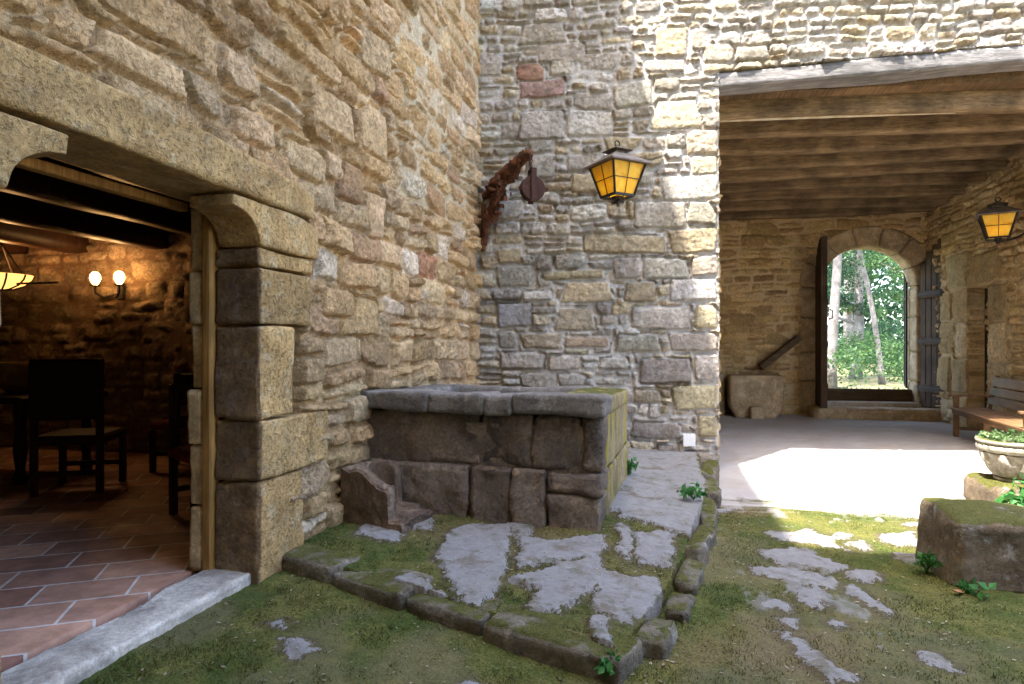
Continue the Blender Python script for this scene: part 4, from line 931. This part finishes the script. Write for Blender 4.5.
# local: x along the bench towards the viewer, y towards the wall, z up
def part(mbx, name, mat, parent):      # built in local space of the rotated Empty
    V = np.concatenate(mbx.V); F = [np.concatenate(mbx.Q)] + ([np.concatenate(mbx.T)] if mbx.T else [])
    o = mesh_obj(name, V + np.array(base_of(parent)), F, mat, parent, smooth=False); return o
BY = 1.0
def bl(x, y, z): return (x, y * BY, z)
mb = MB()
for k in range(4): mb.box((0, 0.0 + k * 0.118, 0.425), (LB, 0.11 + k * 0.118, 0.455), None, 0.006)
part(mb, "seat", M_BENCH, bench)
mb = MB(); mb.box((0.04, 0.012, 0.36), (LB - 0.04, 0.045, 0.423), None, 0.004); part(mb, "apron", M_BENCH, bench)
mb = MB()
for (za, zb) in ((0.52, 0.64), (0.655, 0.775), (0.79, 0.93)):
    d0 = 0.47 + (za - 0.45) * 0.2; d1 = 0.47 + (zb - 0.45) * 0.2
    mb.bar((0.02, (d0 + d1) / 2, (za + zb) / 2), (LB - 0.02, (d0 + d1) / 2, (za + zb) / 2), 0.026, zb - za, 0.005, up=(0, 0.2, 1))
part(mb, "backrest", M_BENCH, bench)
for x in (0.05, LB / 2, LB - 0.05):
    mb = MB(); mb.box((x - 0.035, 0.03, 0.0), (x + 0.035, 0.10, 0.423 if x == LB / 2 else 0.62), None, 0.006)
    part(mb, "leg", M_BENCH, bench)
    mb = MB(); mb.bar((x, 0.46, 0.0), (x, 0.475, 0.45), 0.06, 0.06, 0.006, up=(0, 1, 0)); mb.bar((x, 0.49, 0.44), (x, 0.595, 0.955), 0.06, 0.05, 0.006, up=(0, 1, 0))
    part(mb, "leg", M_BENCH, bench)
    mb = MB(); mb.box((x - 0.02, 0.10, 0.10), (x + 0.02, 0.44, 0.15), None, 0.004); part(mb, "stretcher", M_BENCH, bench)
for x in (0.05, LB - 0.05):
    mb = MB(); mb.box((x - 0.045, -0.02, 0.622), (x + 0.045, 0.53, 0.655), None, 0.008); part(mb, "armrest", M_BENCH, bench)

def point(name, loc, e, parent, colour=(1.0, 0.55, 0.22)):
    l = bpy.data.lights.new(name, 'POINT'); l.energy = e; l.color = colour; l.shadow_soft_size = 0.04
    o = bpy.data.objects.new(name, l); COL.objects.link(o); o.parent = parent; o.location = Vector(loc) - base_of(parent)
# ------------------------------------------------------------------ wall lanterns
def make_lantern(loc, rot, label, arm_to, group):
    r = thing("wall_lantern", loc, label, "lantern", group, rot)
    TP, BT, H0, H1 = 0.205, 0.12, 0.03, 0.35          # half widths and heights of the glass body
    mb = MB()
    ev = 0.255
    V = [(-ev, -ev, H1 + 0.005), (ev, -ev, H1 + 0.005), (ev, ev, H1 + 0.005), (-ev, ev, H1 + 0.005), (-0.085, -0.085, H1 + 0.115), (0.085, -0.085, H1 + 0.115), (0.085, 0.085, H1 + 0.115), (-0.085, 0.085, H1 + 0.115),
         (-ev, -ev, H1 - 0.008), (ev, -ev, H1 - 0.008), (ev, ev, H1 - 0.008), (-ev, ev, H1 - 0.008)]
    mb.add(V, [(0, 1, 5, 4), (1, 2, 6, 5), (2, 3, 7, 6), (3, 0, 4, 7), (4, 5, 6, 7), (8, 9, 1, 0), (9, 10, 2, 1), (10, 11, 3, 2), (11, 8, 0, 3), (11, 10, 9, 8)])
    part(mb, "roof", M_ROOFMETAL, r)
    mb = MB(); mb.box((-0.06, -0.06, H1 + 0.115), (0.06, 0.06, H1 + 0.145)); z = H1 + 0.147
    mb.add([(-0.12, -0.12, z), (0.12, -0.12, z), (0.12, 0.12, z), (-0.12, 0.12, z), (0, 0, z + 0.055)], [(3, 2, 1, 0)], [(0, 1, 4), (1, 2, 4), (2, 3, 4), (3, 0, 4)])
    part(mb, "cap", M_ROOFMETAL, r)
    mb = MB(); mb.tube([(0.03 * math.cos(a), 0, z + 0.08 + 0.03 * math.sin(a)) for a in np.linspace(0, 2 * math.pi, 17)], 0.008, 6, False); part(mb, "ring", M_IRON, r)
    mb = MB(); S4 = [(-1, -1), (1, -1), (1, 1), (-1, 1)]
    for k in range(4):
        a, b2 = S4[k], S4[(k + 1) % 4]
        A = np.array((a[0] * BT, a[1] * BT, H0)); B = np.array((a[0] * TP, a[1] * TP, H1)); A2 = np.array((b2[0] * BT, b2[1] * BT, H0)); B2 = np.array((b2[0] * TP, b2[1] * TP, H1))
        mb.bar(A, B, 0.022, 0.022, 0.002); mb.bar(A, A2, 0.022, 0.026, 0.002); mb.bar(B, B2, 0.02, 0.02, 0.002)
        nrm = np.array(((a[0] + b2[0]) / 2, (a[1] + b2[1]) / 2, 0)) * 0.004
        mb.bar((A + A2) / 2 + nrm, (B + B2) / 2 + nrm, 0.008, 0.008, 0.001); mb.bar((A + B) / 2 + nrm, (A2 + B2) / 2 + nrm, 0.008, 0.008, 0.001)
    part(mb, "frame", M_IRON, r)
    for k in range(4):
        a, b2 = S4[k], S4[(k + 1) % 4]; e = 0.95
        A = (a[0] * BT * e, a[1] * BT * e, H0 + 0.01); A2 = (b2[0] * BT * e, b2[1] * BT * e, H0 + 0.01); B = (a[0] * TP * e, a[1] * TP * e, H1 - 0.008); B2 = (b2[0] * TP * e, b2[1] * TP * e, H1 - 0.008)
        m2 = MB(); cc_ = 0.97
        m2.add([A, A2, B2, B] + [(p[0] * cc_, p[1] * cc_, p[2]) for p in (A, A2, B2, B)], [(0, 1, 2, 3), (7, 6, 5, 4), (0, 4, 5, 1), (1, 5, 6, 2), (2, 6, 7, 3), (3, 7, 4, 0)]); part(m2, "pane", M_AMBER, r)
    mb = MB()
    mb.box((-0.045, -0.045, 0.0), (0.045, 0.045, 0.03)); mb.lathe([(0.0, -0.06), (0.018, -0.045), (0.024, -0.025), (0.014, 0.0)], (0, 0, 0), 12)
    for s in (-1, 1):
        mb.tube([(s * (0.02 + 0.10 * t), 0.0, -0.02 + 0.045 * t * t + 0.012 * math.sin(t * 9)) for t in np.linspace(0, 1, 9)], 0.007, 6)
        mb.tube([(0, s * (0.02 + 0.10 * t), -0.02 + 0.045 * t * t + 0.012 * math.sin(t * 9)) for t in np.linspace(0, 1, 9)], 0.007, 6)
    part(mb, "finial", M_IRON, r)
    d = Vector(arm_to) - Vector(loc); d = Matrix.Rotation(-rot, 3, 'Z') @ d
    mb = MB(); pts = [Vector((0, 0, -0.01)).lerp(d, t) + Vector((0, 0, -0.05 * math.sin(t * math.pi))) for t in np.linspace(0, 1, 9)]
    mb.tube(pts, 0.014, 8); mb.lathe([(0, -0.02), (0.06, -0.02), (0.06, 0.02), (0, 0.02)], tuple(d), 12)
    part(mb, "bracket", M_IRON, r)
    point("bulb_light", r.location + Vector((0, 0, 0.15)), 0.10, r, (1.0, 0.9, 0.62))
    return r
w1 = bp(1.66, 0.02, 3.0)
make_lantern((-0.33, 6.50, 2.855), math.radians(40), "amber glass iron lantern hanging out from the pale wall at the sun's shadow edge", w1, "amber wall lanterns")
make_lantern((4.80, 10.05, 2.83), math.radians(-22), "amber glass iron lantern on the right passage wall above the bench", (5.28, 10.2, 3.0), "amber wall lanterns")

# ------------------------------------------------------------------ rusty bracket and pulley
br = thing("iron_bracket", bp(0.1, 0.02, 2.5), "rusted flaking wrought iron bracket reaching out from the wall corner", "bracket")
rg = np.random.RandomState(5)
def bump_tube(name, pts, rad, seed, n=10, flat=1.0):
    m = MB(); pts = [np.array(p, float) for p in pts]; dense = []
    for i in range(len(pts) - 1):
        for t in np.linspace(0, 1, 9)[:-1]: dense.append(pts[i] * (1 - t) + pts[i + 1] * t)
    dense.append(pts[-1]); R = np.interp(np.linspace(0, 1, len(dense)), np.linspace(0, 1, len(rad)), rad)
    m.tube(dense, list(R), n); V = np.concatenate(m.V); c = np.repeat(np.array(dense), n, 0); c = np.concatenate([c, V[len(c):]])
    k = 1 + 1.1 * f3(V, 11, 3, seed)[:, None] + 0.7 * f3(V, 34, 2, seed + 2)[:, None]
    m.V = [c + (V - c) * k]; return m
E1 = bp(0.10, 0.05, 2.52); E2 = bp(0.12, 0.10, 3.00); E3 = bp(0.10, 0.04, 3.08); TIP = bp(0.68, 0.60, 3.43)
mid = bp(0.40, 0.34, 3.27)
m = bump_tube("arm", [E3, bp(0.22, 0.18, 3.20), mid, bp(0.55, 0.48, 3.37), TIP], [0.045, 0.075, 0.085, 0.07, 0.04], 3); m.build("arm", M_RUST, br, smooth=True, local=False)
m = bump_tube("brace", [E1, bp(0.12, 0.08, 2.72), bp(0.22, 0.16, 2.98), mid], [0.03, 0.04, 0.055, 0.05], 6); m.build("brace", M_RUST, br, smooth=True, local=False)
m = bump_tube("strap", [bp(0.08, 0.035, 2.45), bp(0.08, 0.04, 2.8), bp(0.09, 0.04, 3.15)], [0.03, 0.035, 0.03], 8); m.build("strap", M_RUST, br, smooth=True, local=False)
mb = MB()
for k in range(64):
    t = rg.random(); c = Vector(E3).lerp(Vector(TIP), t) if k % 2 else Vector(E1).lerp(Vector(mid), 0.35 + 0.65 * t)
    c = c + Vector(rg.normal(0, 0.045, 3)); c.z -= 0.02
    M = Matrix.Translation(c) @ Euler(rg.uniform(0, 6, 3)).to_matrix().to_4x4(); s = rg.uniform(0.015, 0.05)
    mb.box((-s, -s * 0.8, -0.004), (s, s * 0.8, 0.004), M, 0.001, 0.006, rg)
mb.build("flakes", M_RUST, br, local=False)
pu = thing("pulley", TIP + Vector((0, 0, -0.06)), "dark rusted pulley wheel hanging below the bracket's tip", "pulley")
T = Vector(TIP)
mb = MB(); mb.tube([T + Vector((0, 0, 0.0)), T + Vector((-0.005, 0, -0.12)), T + Vector((0.01, 0, -0.20))], 0.010, 8)
for k in range(3): mb.tube([T + Vector((0.018 * math.cos(a), 0.02 * math.sin(a) * (k % 2), -0.05 - k * 0.05 + 0.035 * math.sin(a))) for a in np.linspace(0, 6.283, 13)], 0.006, 6, False)
mb.build("hook", M_RUSTDARK, pu, local=False)
pc_ = T + Vector((0.02, 0, -0.40)); PR = Matrix.Translation(pc_) @ Euler((math.radians(90), 0, math.radians(28))).to_matrix().to_4x4()
mb = MB(); mb.lathe([(0.03, -0.045), (0.125, -0.05), (0.135, -0.035), (0.10, -0.012), (0.10, 0.012), (0.135, 0.035), (0.125, 0.05), (0.03, 0.045), (0.03, -0.045)], (0, 0, 0), 28)
mb.V = [V @ np.array(PR.to_3x3()).T + np.array(PR.translation) for V in mb.V]; mb.build("wheel", M_RUSTDARK, pu, smooth=False, local=False)
mb = MB()
for s in (-1, 1): mb.box((-0.03, -0.15, s * 0.062 - 0.006), (0.03, 0.21, s * 0.062 + 0.006), PR, 0.003)
mb.box((-0.03, 0.19, -0.065), (0.03, 0.215, 0.065), PR, 0.003); mb.box((-0.15, -0.02, -0.02), (0.17, 0.02, 0.02), PR, 0.004)
mb.build("cheek_plates", M_RUSTDARK, pu, local=False)

# ------------------------------------------------------------------ stone tub and wooden chute at the end of the passage
def tubd(p):
    p = p.copy(); k = sst(0.30, -0.07, p[:, 2]); p[:, 0] += (2.02 - p[:, 0]) * 0.22 * k ** 2; return p
b = rock("stone_tub", (1.52, 12.75, FL - 0.02), (2.52, 13.45, 0.76), M_STEP, None, 0.05, 0.05, 0.008, 3, 300, tubd)
tag(b, "squarish pale stone tub with rounded bottom corners against the far passage wall", "tub")
b = rock("small_stone", (1.88, 12.55, FL - 0.01), (2.12, 12.74, 0.17), M_STEP, None, 0.03, 0.03, 0.006, 4, 301)
tag(b, "small upright stone set on the floor before the stone tub", "stone")
mb = MB(); mb.bar((2.92, 13.40, 1.46), (2.18, 13.30, 0.86), 0.24, 0.045, 0.006); mb.bar((2.92, 13.28, 1.50), (2.18, 13.18, 0.90), 0.03, 0.12, 0.004); mb.bar((2.92, 13.52, 1.50), (2.18, 13.42, 0.90), 0.03, 0.12, 0.004)
ch = mb.build("wooden_chute", M_CHUTE, None, local=False); tag(ch, "slanting dark wooden chute leading down to the stone tub", "chute")
tag(rock("curb_stone", (0.95, 13.05, FL - 0.02), (1.48, 13.5, 0.80), M_CHUTE and M_STEP, None, 0.06, 0.04, 0.02, 3, 302), "narrow upright stone slab beside the stone tub by the passage's left wall", "stone")

# ------------------------------------------------------------------ weeds and dead leaves
rg = np.random.RandomState(77)
def weed(loc, h, n, label, size=0.05, spread=0.09):
    t = thing("weed", loc, label, "weed", "green weeds in the joints"); st = MB(); C_ = []
    for k in range(n):
        a = rg.uniform(0, 6.28); r = rg.uniform(0.3, 1) * spread; hh = h * rg.uniform(0.5, 1)
        p0 = np.array(loc) + (0, 0, -0.01); p1 = p0 + (r * 0.4 * math.cos(a), r * 0.4 * math.sin(a), hh * 0.7); p2 = p0 + (r * math.cos(a), r * math.sin(a), hh)
        st.tube([p0, p1, p2], [0.003, 0.0025, 0.0015], 5, False); C_ += [p2, (p1 + p2) / 2]
    st.build("stems", M_WEED, t, local=False)
    V_, T_, tn_ = leaf_cloud(C_, 3, (0.02, 0.02, 0.015), size, rg, 0.7, 0.15); mesh_obj("leaves", V_, T_, M_WEED, t, {"tint": tn_}, smooth=False)
weed((-0.20, 5.75, 0.17), 0.15, 9, "green weed at the foot of the trough's lichened right end", 0.055)
weed((0.33, 5.0, 0.16), 0.09, 9, "broad green weed among the kerbs in front of the blank white plate", 0.055, 0.13)
weed((-0.17, 2.50, 0.03), 0.10, 7, "small bright weed at the near tip of the paved platform", 0.035, 0.05)
weed((1.60, 4.12, 0.0), 0.13, 9, "small green weed against the left face of the mossy block", 0.045, 0.06)
weed((1.72, 3.83, 0.0), 0.06, 7, "low green weed at the near corner of the mossy block", 0.05, 0.09)
weed((2.45, 4.72, 0.2), 0.16, 12, "bright leafy weed rising behind the mossy block", 0.09, 0.16)
weed((2.75, 5.1, 0.18), 0.2, 12, "bright leafy weed under the carved planter", 0.09, 0.18)
def dead(loc, rz, s, label):
    u_, w_ = np.meshgrid(np.linspace(-1, 1, 7), np.linspace(-1, 1, 5), indexing='ij'); wd = (1 - u_ ** 2) ** 0.6 * 0.42
    P_ = np.stack([u_, w_ * wd, 0.16 * np.abs(w_) + 0.10 * u_ ** 2], -1) * s
    R = np.array(Euler((0.1, 0.15, rz)).to_matrix()); P_ = P_ @ R.T + np.array(loc)
    V_, F_, _ = grid_faces(np.ones((6, 4), bool), P_, None); o = mesh_obj("fallen_leaf", V_, F_, M_DEAD, None, {"tint": np.full(len(V_), rz % 1)}); tag(o, label, "leaf")
dead((1.63, 3.80, 0.012), 0.6, 0.045, "reddish fallen leaf lying at the foot of the mossy block")
dead((0.03, 2.42, 0.012), 2.3, 0.05, "russet fallen leaf beyond the platform's near tip")

# ------------------------------------------------------------------ moss and short grass on the ground
rg = np.random.RandomState(99)
def blades(N, zone, zf, hmul, name, excl):
    x = rg.uniform(zone[0], zone[1], N * 3); y = zone[2] + (zone[3] - zone[2]) * rg.random(N * 3) ** 1.5
    ok = excl(x, y); x, y = x[ok][:N], y[ok][:N]; k = len(x)
    a = rg.uniform(0, 6.283, k); h = rg.uniform(0.004, 0.011, k) * hmul * (0.35 + 2.2 * sst(0.4, 0.75, n2(x * 5, y * 5, 90) * 0.6 + n2(x * 17, y * 17, 92) * 0.4)); w = rg.uniform(0.0014, 0.0030, k)
    z = zf(x, y); lx, ly = rg.normal(0, 0.6, k) * h, rg.normal(0, 0.6, k) * h
    P0 = np.stack([x - w * np.cos(a), y - w * np.sin(a), z - 0.004], 1); P1 = np.stack([x + w * np.cos(a), y + w * np.sin(a), z - 0.004], 1); P2 = np.stack([x + lx, y + ly, z + h], 1)
    V_ = np.stack([P0, P1, P2], 1).reshape(-1, 3); i = np.arange(k) * 3
    tn_ = np.repeat(np.clip(n2(x * 3, y * 3, 91) * 0.7 + rg.random(k) * 0.4, 0, 1), 3)
    o = mesh_obj(name, V_, np.stack([i, i + 1, i + 2], 1), M_MOSS, None, {"tint": tn_}, smooth=False); tag(o, kind="stuff"); return o
M_MOSS = leaf_mat("moss_blade", (0.038, 0.066, 0.010), (0.105, 0.10, 0.022), 0.25)
rkm = np.full(X.shape, 0.0)
from_grid_x, from_grid_y = gx, gy
RKG = ground.data.attributes["Rock"]
def samp(A):
    def g(x, y):
        i = np.clip(np.searchsorted(gx, x), 1, len(gx) - 1); j = np.clip(np.searchsorted(gy, y), 1, len(gy) - 1); return A[i, j]
    return g
SR = samp(np.maximum(np.maximum(GROCK, cc), dirt * 0.6)); SZ = samp(Zg)
def ex_g(x, y):
    fwd = -x * math.sin(YAW) + y * math.cos(YAW); lat = x * math.cos(YAW) + y * math.sin(YAW)
    return (rg.random(len(x)) > SR(x, y) * 1.15) & (fwd > 1.6) & (np.abs(lat) < fwd * 0.95 + 0.4) & (poly_sdf(x, y, OUT) < 0.0) & (x > -2.08)
blades(85000, (-2.08, 2.8, 1.4, 5.6), SZ, 0.75, "moss", ex_g)
pgx, pgy = px_[:, 0], py_[0]
def SP(A): 
    def g(x, y): return A[np.clip(np.searchsorted(pgx, x), 1, len(pgx) - 1), np.clip(np.searchsorted(pgy, y), 1, len(pgy) - 1)]
    return g
PR_, PZ_ = SP(rk), SP(zz)
blades(38000, (-2.05, 0.5, 2.55, 5.2), PZ_, 0.6, "moss_cover", lambda x, y: (rg.random(len(x)) > PR_(x, y) * 1.2) & (poly_sdf(x, y, OUT) > 0.08))

# dry bits lying about on the moss
def litter(N, name, mat, size):
    x = rg.uniform(-2.05, 2.9, N * 3); y = 1.6 + 4.2 * rg.random(N * 3) ** 1.2; ok = (poly_sdf(x, y, OUT) < 0.0) | (poly_sdf(x, y, OUT) > 0.1); x, y = x[ok][:N], y[ok][:N]
    z = np.where(poly_sdf(x, y, OUT) > 0, PZ_(x, y), SZ(x, y)) + 0.006; k = len(x); a = rg.uniform(0, 6.28, k); s = size * rg.uniform(0.4, 1.4, k); w = s * rg.uniform(0.12, 0.6, k)
    ca, sa = np.cos(a), np.sin(a); tl_ = rg.uniform(-0.3, 0.5, k) * s
    P = [np.stack([x + s * ca * i - w * sa * j, y + s * sa * i + w * ca * j, z + tl_ * (i + 1) * 0.5], 1) for i, j in ((-1, 0), (0, -1), (1, 0), (0, 1))]
    V_ = np.stack(P, 1).reshape(-1, 3); i = np.arange(k) * 4
    o = mesh_obj(name, V_, np.stack([i, i + 1, i + 2, i + 3], 1), mat, None, {"tint": np.repeat(rg.random(k), 4)}, smooth=False); tag(o, kind="stuff")
litter(2600, "leaf_litter", leaf_mat("dry_bits", (0.10, 0.065, 0.035), (0.34, 0.29, 0.21), 0.1), 0.011)
# ------------------------------------------------------------------ trees beyond the gate
rg = np.random.RandomState(123)
def tree(name, x, y, h, r, lean, label, crown_c, n_cl, leafn, leaf, mat, group="trees beyond the gateway", cz=0.35):
    z0 = 0.2; t = thing(name, (x, y, z0), label, "tree", group); tm = MB(); pts = []; R = []
    for k in range(14):
        s = k / 13; pts.append((x + lean[0] * s + 0.12 * math.sin(s * 6 + x), y + lean[1] * s + 0.10 * math.cos(s * 5 + y), z0 - 0.2 + h * s)); R.append(r * (1.0 - 0.72 * s) * (1.25 if k == 0 else 1))
    tm.tube(pts, R, 12)
    limbs = []
    for k in range(9):
        s = rg.uniform(cz, 0.95); p = np.array(pts[int(s * 13)]); a = rg.uniform(0, 6.28); L = rg.uniform(0.8, 2.2) * (1.2 - s) * 1.3
        e = p + np.array((L * math.cos(a), L * math.sin(a), L * rg.uniform(0.2, 0.7))); m_ = (p + e) / 2 + rg.normal(0, 0.1, 3)
        tm.tube([p, m_, e], [r * 0.3, r * 0.2, r * 0.07], 6, False); limbs += [m_, e]
    tm.build("trunk", M_BARK, t, smooth=True, local=False)
    cl = [np.array(l) for l in limbs] + [np.array((x + lean[0] * 0.8, y + lean[1] * 0.8, z0 + h * rg.uniform(cz, 1.0))) + rg.normal(0, 1, 3) * np.array(crown_c) for _ in range(n_cl)]
    sp = np.array([np.array((1, 1, 0.6)) * rg.uniform(0.35, 0.75) for _ in cl])
    V_, T_, tn_ = leaf_cloud(cl, leafn, sp, leaf, rg, 0.5, 0.3); mesh_obj("crown", V_, T_, mat, t, {"tint": tn_}, smooth=False)
tree("birch_tree", 4.9, 18.2, 9.5, 0.15, (-0.1, 0.2), "pale thick straight trunk at the left edge of the arch view", (1.1, 1.0, 1.2), 14, 260, 0.09, M_CROWN, cz=0.5)
tree("birch_tree", 6.6, 20.0, 10, 0.085, (-1.5, 0.4), "slim pale trunk leaning left in the middle of the arch view", (1.2, 1.0, 1.2), 14, 260, 0.09, M_CROWN, cz=0.5)
tree("birch_tree", 7.55, 19.0, 10, 0.12, (0.4, 0.2), "pale trunk behind leaves at the right side of the arch view", (1.2, 1.0, 1.5), 22, 260, 0.09, M_CROWN, cz=0.3)
tree("oak_tree", 7.0, 24.0, 9, 0.2, (0.5, 0), "dark leafy tree standing behind the slim pale trunk", (1.8, 1.2, 2.0), 44, 260, 0.11, M_PINE, cz=0.2)
tree("oak_tree", 10.4, 25.0, 10, 0.2, (0.2, 0), "leafy tree furthest right beyond the gateway", (1.6, 1.2, 2.2), 40, 260, 0.11, M_CROWN, cz=0.2)
tree("oak_tree", 3.8, 22.5, 10, 0.2, (0.2, 0), "dense dark tree at far left beyond the gateway", (1.4, 1.2, 2.4), 34, 260, 0.11, M_PINE, cz=0.2)
tree("oak_tree", 8.9, 31.0, 12, 0.24, (0.2, 0), "tall hazy green tree farthest back in the wood", (2.4, 1.5, 2.6), 50, 260, 0.13, M_CROWN, cz=0.2)
cl = [(rg.uniform(3.6, 11.5), rg.uniform(17.5, 27), rg.uniform(0.3, 1.5)) for _ in range(130)]
V_, T_, tn_ = leaf_cloud(cl, 90, (0.55, 0.5, 0.4), 0.11, rg, 0.5, 0.2); o = mesh_obj("undergrowth", V_, T_, M_CROWN, None, {"tint": tn_}, smooth=False); tag(o, kind="stuff")
cl = [(rg.uniform(-4, 26), rg.uniform(36, 46), rg.uniform(0, 11) ) for _ in range(520)]
V_, T_, tn_ = leaf_cloud(cl, 90, (1.6, 1.2, 1.1), 0.4, rg, 0.5, 0.2); o = mesh_obj("far_wood", V_, T_, M_PINE, None, {"tint": tn_}, smooth=False); tag(o, kind="stuff")
cl = [(rg.uniform(3, 10), 14.6 + 4 * rg.random(), 0.12) for _ in range(260)]
V_, T_, tn_ = leaf_cloud(cl, 40, (0.3, 0.3, 0.07), 0.08, rg, 0.35, -0.6); o = mesh_obj("ground_cover", V_, T_, M_CROWN, None, {"tint": tn_}, smooth=False); tag(o, kind="stuff")

# ------------------------------------------------------------------ furniture and lamps of the room
sc = thing("wall_sconce", (-5.88, 5.9, 2.05), "two armed wall sconce with lit bulbs on the room's stone wall", "lamp", None)
mb = MB(); mb.box((-5.92, 5.90, 1.86), (-5.84, 5.95, 2.06), None, 0.01)
for s in (-1, 1): mb.tube([(-5.88, 5.88, 1.93), (-5.88 + s * 0.08, 5.78, 1.88), (-5.88 + s * 0.16, 5.74, 1.93), (-5.88 + s * 0.16, 5.74, 2.0)], 0.012, 6)
mb.build("bracket", M_IRON, sc, local=False)
for s in (-1, 1):
    c = (-5.88 + s * 0.16, 5.74, 2.0); m2 = MB(); m2.lathe([(0.0, 0.0), (0.05, 0.005), (0.055, 0.015), (0.02, 0.02)], c, 14); cup = m2.build("cup", M_IRON, sc, local=False)
    m2 = MB(); m2.lathe([(0.02, 0.02), (0.04, 0.05), (0.055, 0.09), (0.05, 0.13), (0.03, 0.16), (0.0, 0.17)], c, 14); m2.build("bulb", M_BULB, sc, smooth=True, local=False)
    point("bulb_light", (c[0], c[1] - 0.02, c[2] + 0.24), 0.5, sc)
c0 = (-6.85, 5.35, 1.95)
ch = thing("ceiling_lamp", c0, "wide shallow glowing basket lamp hanging by the left door edge", "lamp")
mb = MB(); prof = [(0.0, 0.0), (0.10, 0.01), (0.2, 0.05), (0.26, 0.11), (0.28, 0.16)]
mb.lathe(prof, c0, 26); mb.build("shade", M_SHADE, ch, smooth=True, local=False)
mb = MB()
for k in range(10):
    a = k * 0.628; mb.tube([(c0[0] + (r_ + 0.006) * math.cos(a + 0.4 * r_), c0[1] + (r_ + 0.006) * math.sin(a + 0.4 * r_), c0[2] + z_ - 0.004) for r_, z_ in prof], 0.010, 5)
for k in range(3): a = k * 2.094; mb.tube([(c0[0] + 0.28 * math.cos(a), c0[1] + 0.28 * math.sin(a), c0[2] + 0.16), (c0[0], c0[1], 2.45)], 0.008, 5)
mb.tube([(c0[0], c0[1], 2.40), (c0[0], c0[1], 2.84)], 0.008, 5); mb.tube([(c0[0] + 0.2, c0[1], c0[2] + 0.06), (c0[0] + 0.75, c0[1], c0[2] + 0.06)], 0.012, 6)
mb.build("wires", M_IRON, ch, local=False)
point("lamp_light", (c0[0], c0[1], c0[2] + 0.24), 1.0, ch)
tb = thing("dining_table", (-6.3, 4.7, RZ), "long dark wooden table in the dim room", "table")
mb = MB(); mb.box((-8.2, 4.3, RZ + 0.72), (-5.3, 5.2, RZ + 0.78), None, 0.012); mb.build("tabletop", M_FURN, tb, local=False)
for (x, y) in ((-8.05, 4.42), (-5.45, 4.42), (-8.05, 5.08), (-5.45, 5.08)):
    m2 = MB(); m2.lathe([(0.05, 0), (0.06, 0.06), (0.035, 0.12), (0.055, 0.3), (0.04, 0.5), (0.055, 0.62), (0.055, 0.72)], (x, y, RZ), 12); m2.build("leg", M_FURN, tb, smooth=True, local=False)
mb = MB(); mb.lathe([(0.0, 0.0), (0.09, 0.0), (0.15, 0.05), (0.20, 0.13), (0.21, 0.21), (0.19, 0.29), (0.18, 0.29), (0.19, 0.21), (0.0, 0.05)], (-5.86, 4.75, RZ + 0.78), 28)
jar = mb.build("bowl", M_CLAY, None, smooth=True, local=False); tag(jar, "big round ochre bowl on the dark table under the basket lamp", "bowl")
def chair(loc, rot, label, seatm, w=0.5, bh=1.1, padded=True):
    t = thing("chair", loc, label, "chair", "chairs in the room", rot); h = w / 2
    mb = MB(); mb.box((-h, -h, 0.41), (h, h, 0.49), None, 0.025); part(mb, "seat", seatm, t)
    mb = MB()
    if padded: mb.box((-h, h - 0.05, 0.62), (h, h + 0.02, bh), None, 0.03)
    else:
        for z in (0.62, 0.80, bh - 0.1): mb.box((-h + 0.03, h - 0.03, z), (h - 0.03, h, z + 0.09), None, 0.01)
    part(mb, "backrest", M_FURN if not padded else plain_mat("dark_leather", (0.03, 0.016, 0.012), None, 9, 0.5), t)
    for (x, y, z) in ((-1, -1, 0.41), (1, -1, 0.41), (-1, 1, bh), (1, 1, bh)):
        m2 = MB(); xx, yy = x * (h - 0.03), y * (h - 0.03); m2.box((xx - 0.025, yy - 0.025, 0), (xx + 0.025, yy + 0.025, z), None, 0.006); part(m2, "leg", M_FURN, t)
    for y in (-1, 1):
        m2 = MB(); m2.box((-h + 0.05, y * (h - 0.03) - 0.015, 0.16), (h - 0.05, y * (h - 0.03) + 0.015, 0.2), None, 0.004); part(m2, "stretcher", M_FURN, t)
chair((-4.78, 4.40, RZ), math.radians(205), "high backed dark padded chair at the table in the room", plain_mat("dark_seat", (0.04, 0.02, 0.014)), 0.54, 1.12)
chair((-3.12, 3.95, RZ), math.radians(60), "red seated dark wooden chair just inside the doorway", M_RED, 0.46, 0.95, False)
chair((-4.55, 5.35, RZ), math.radians(10), "dark ladder back chair by the room's far wall", M_RED, 0.46, 0.95, False)
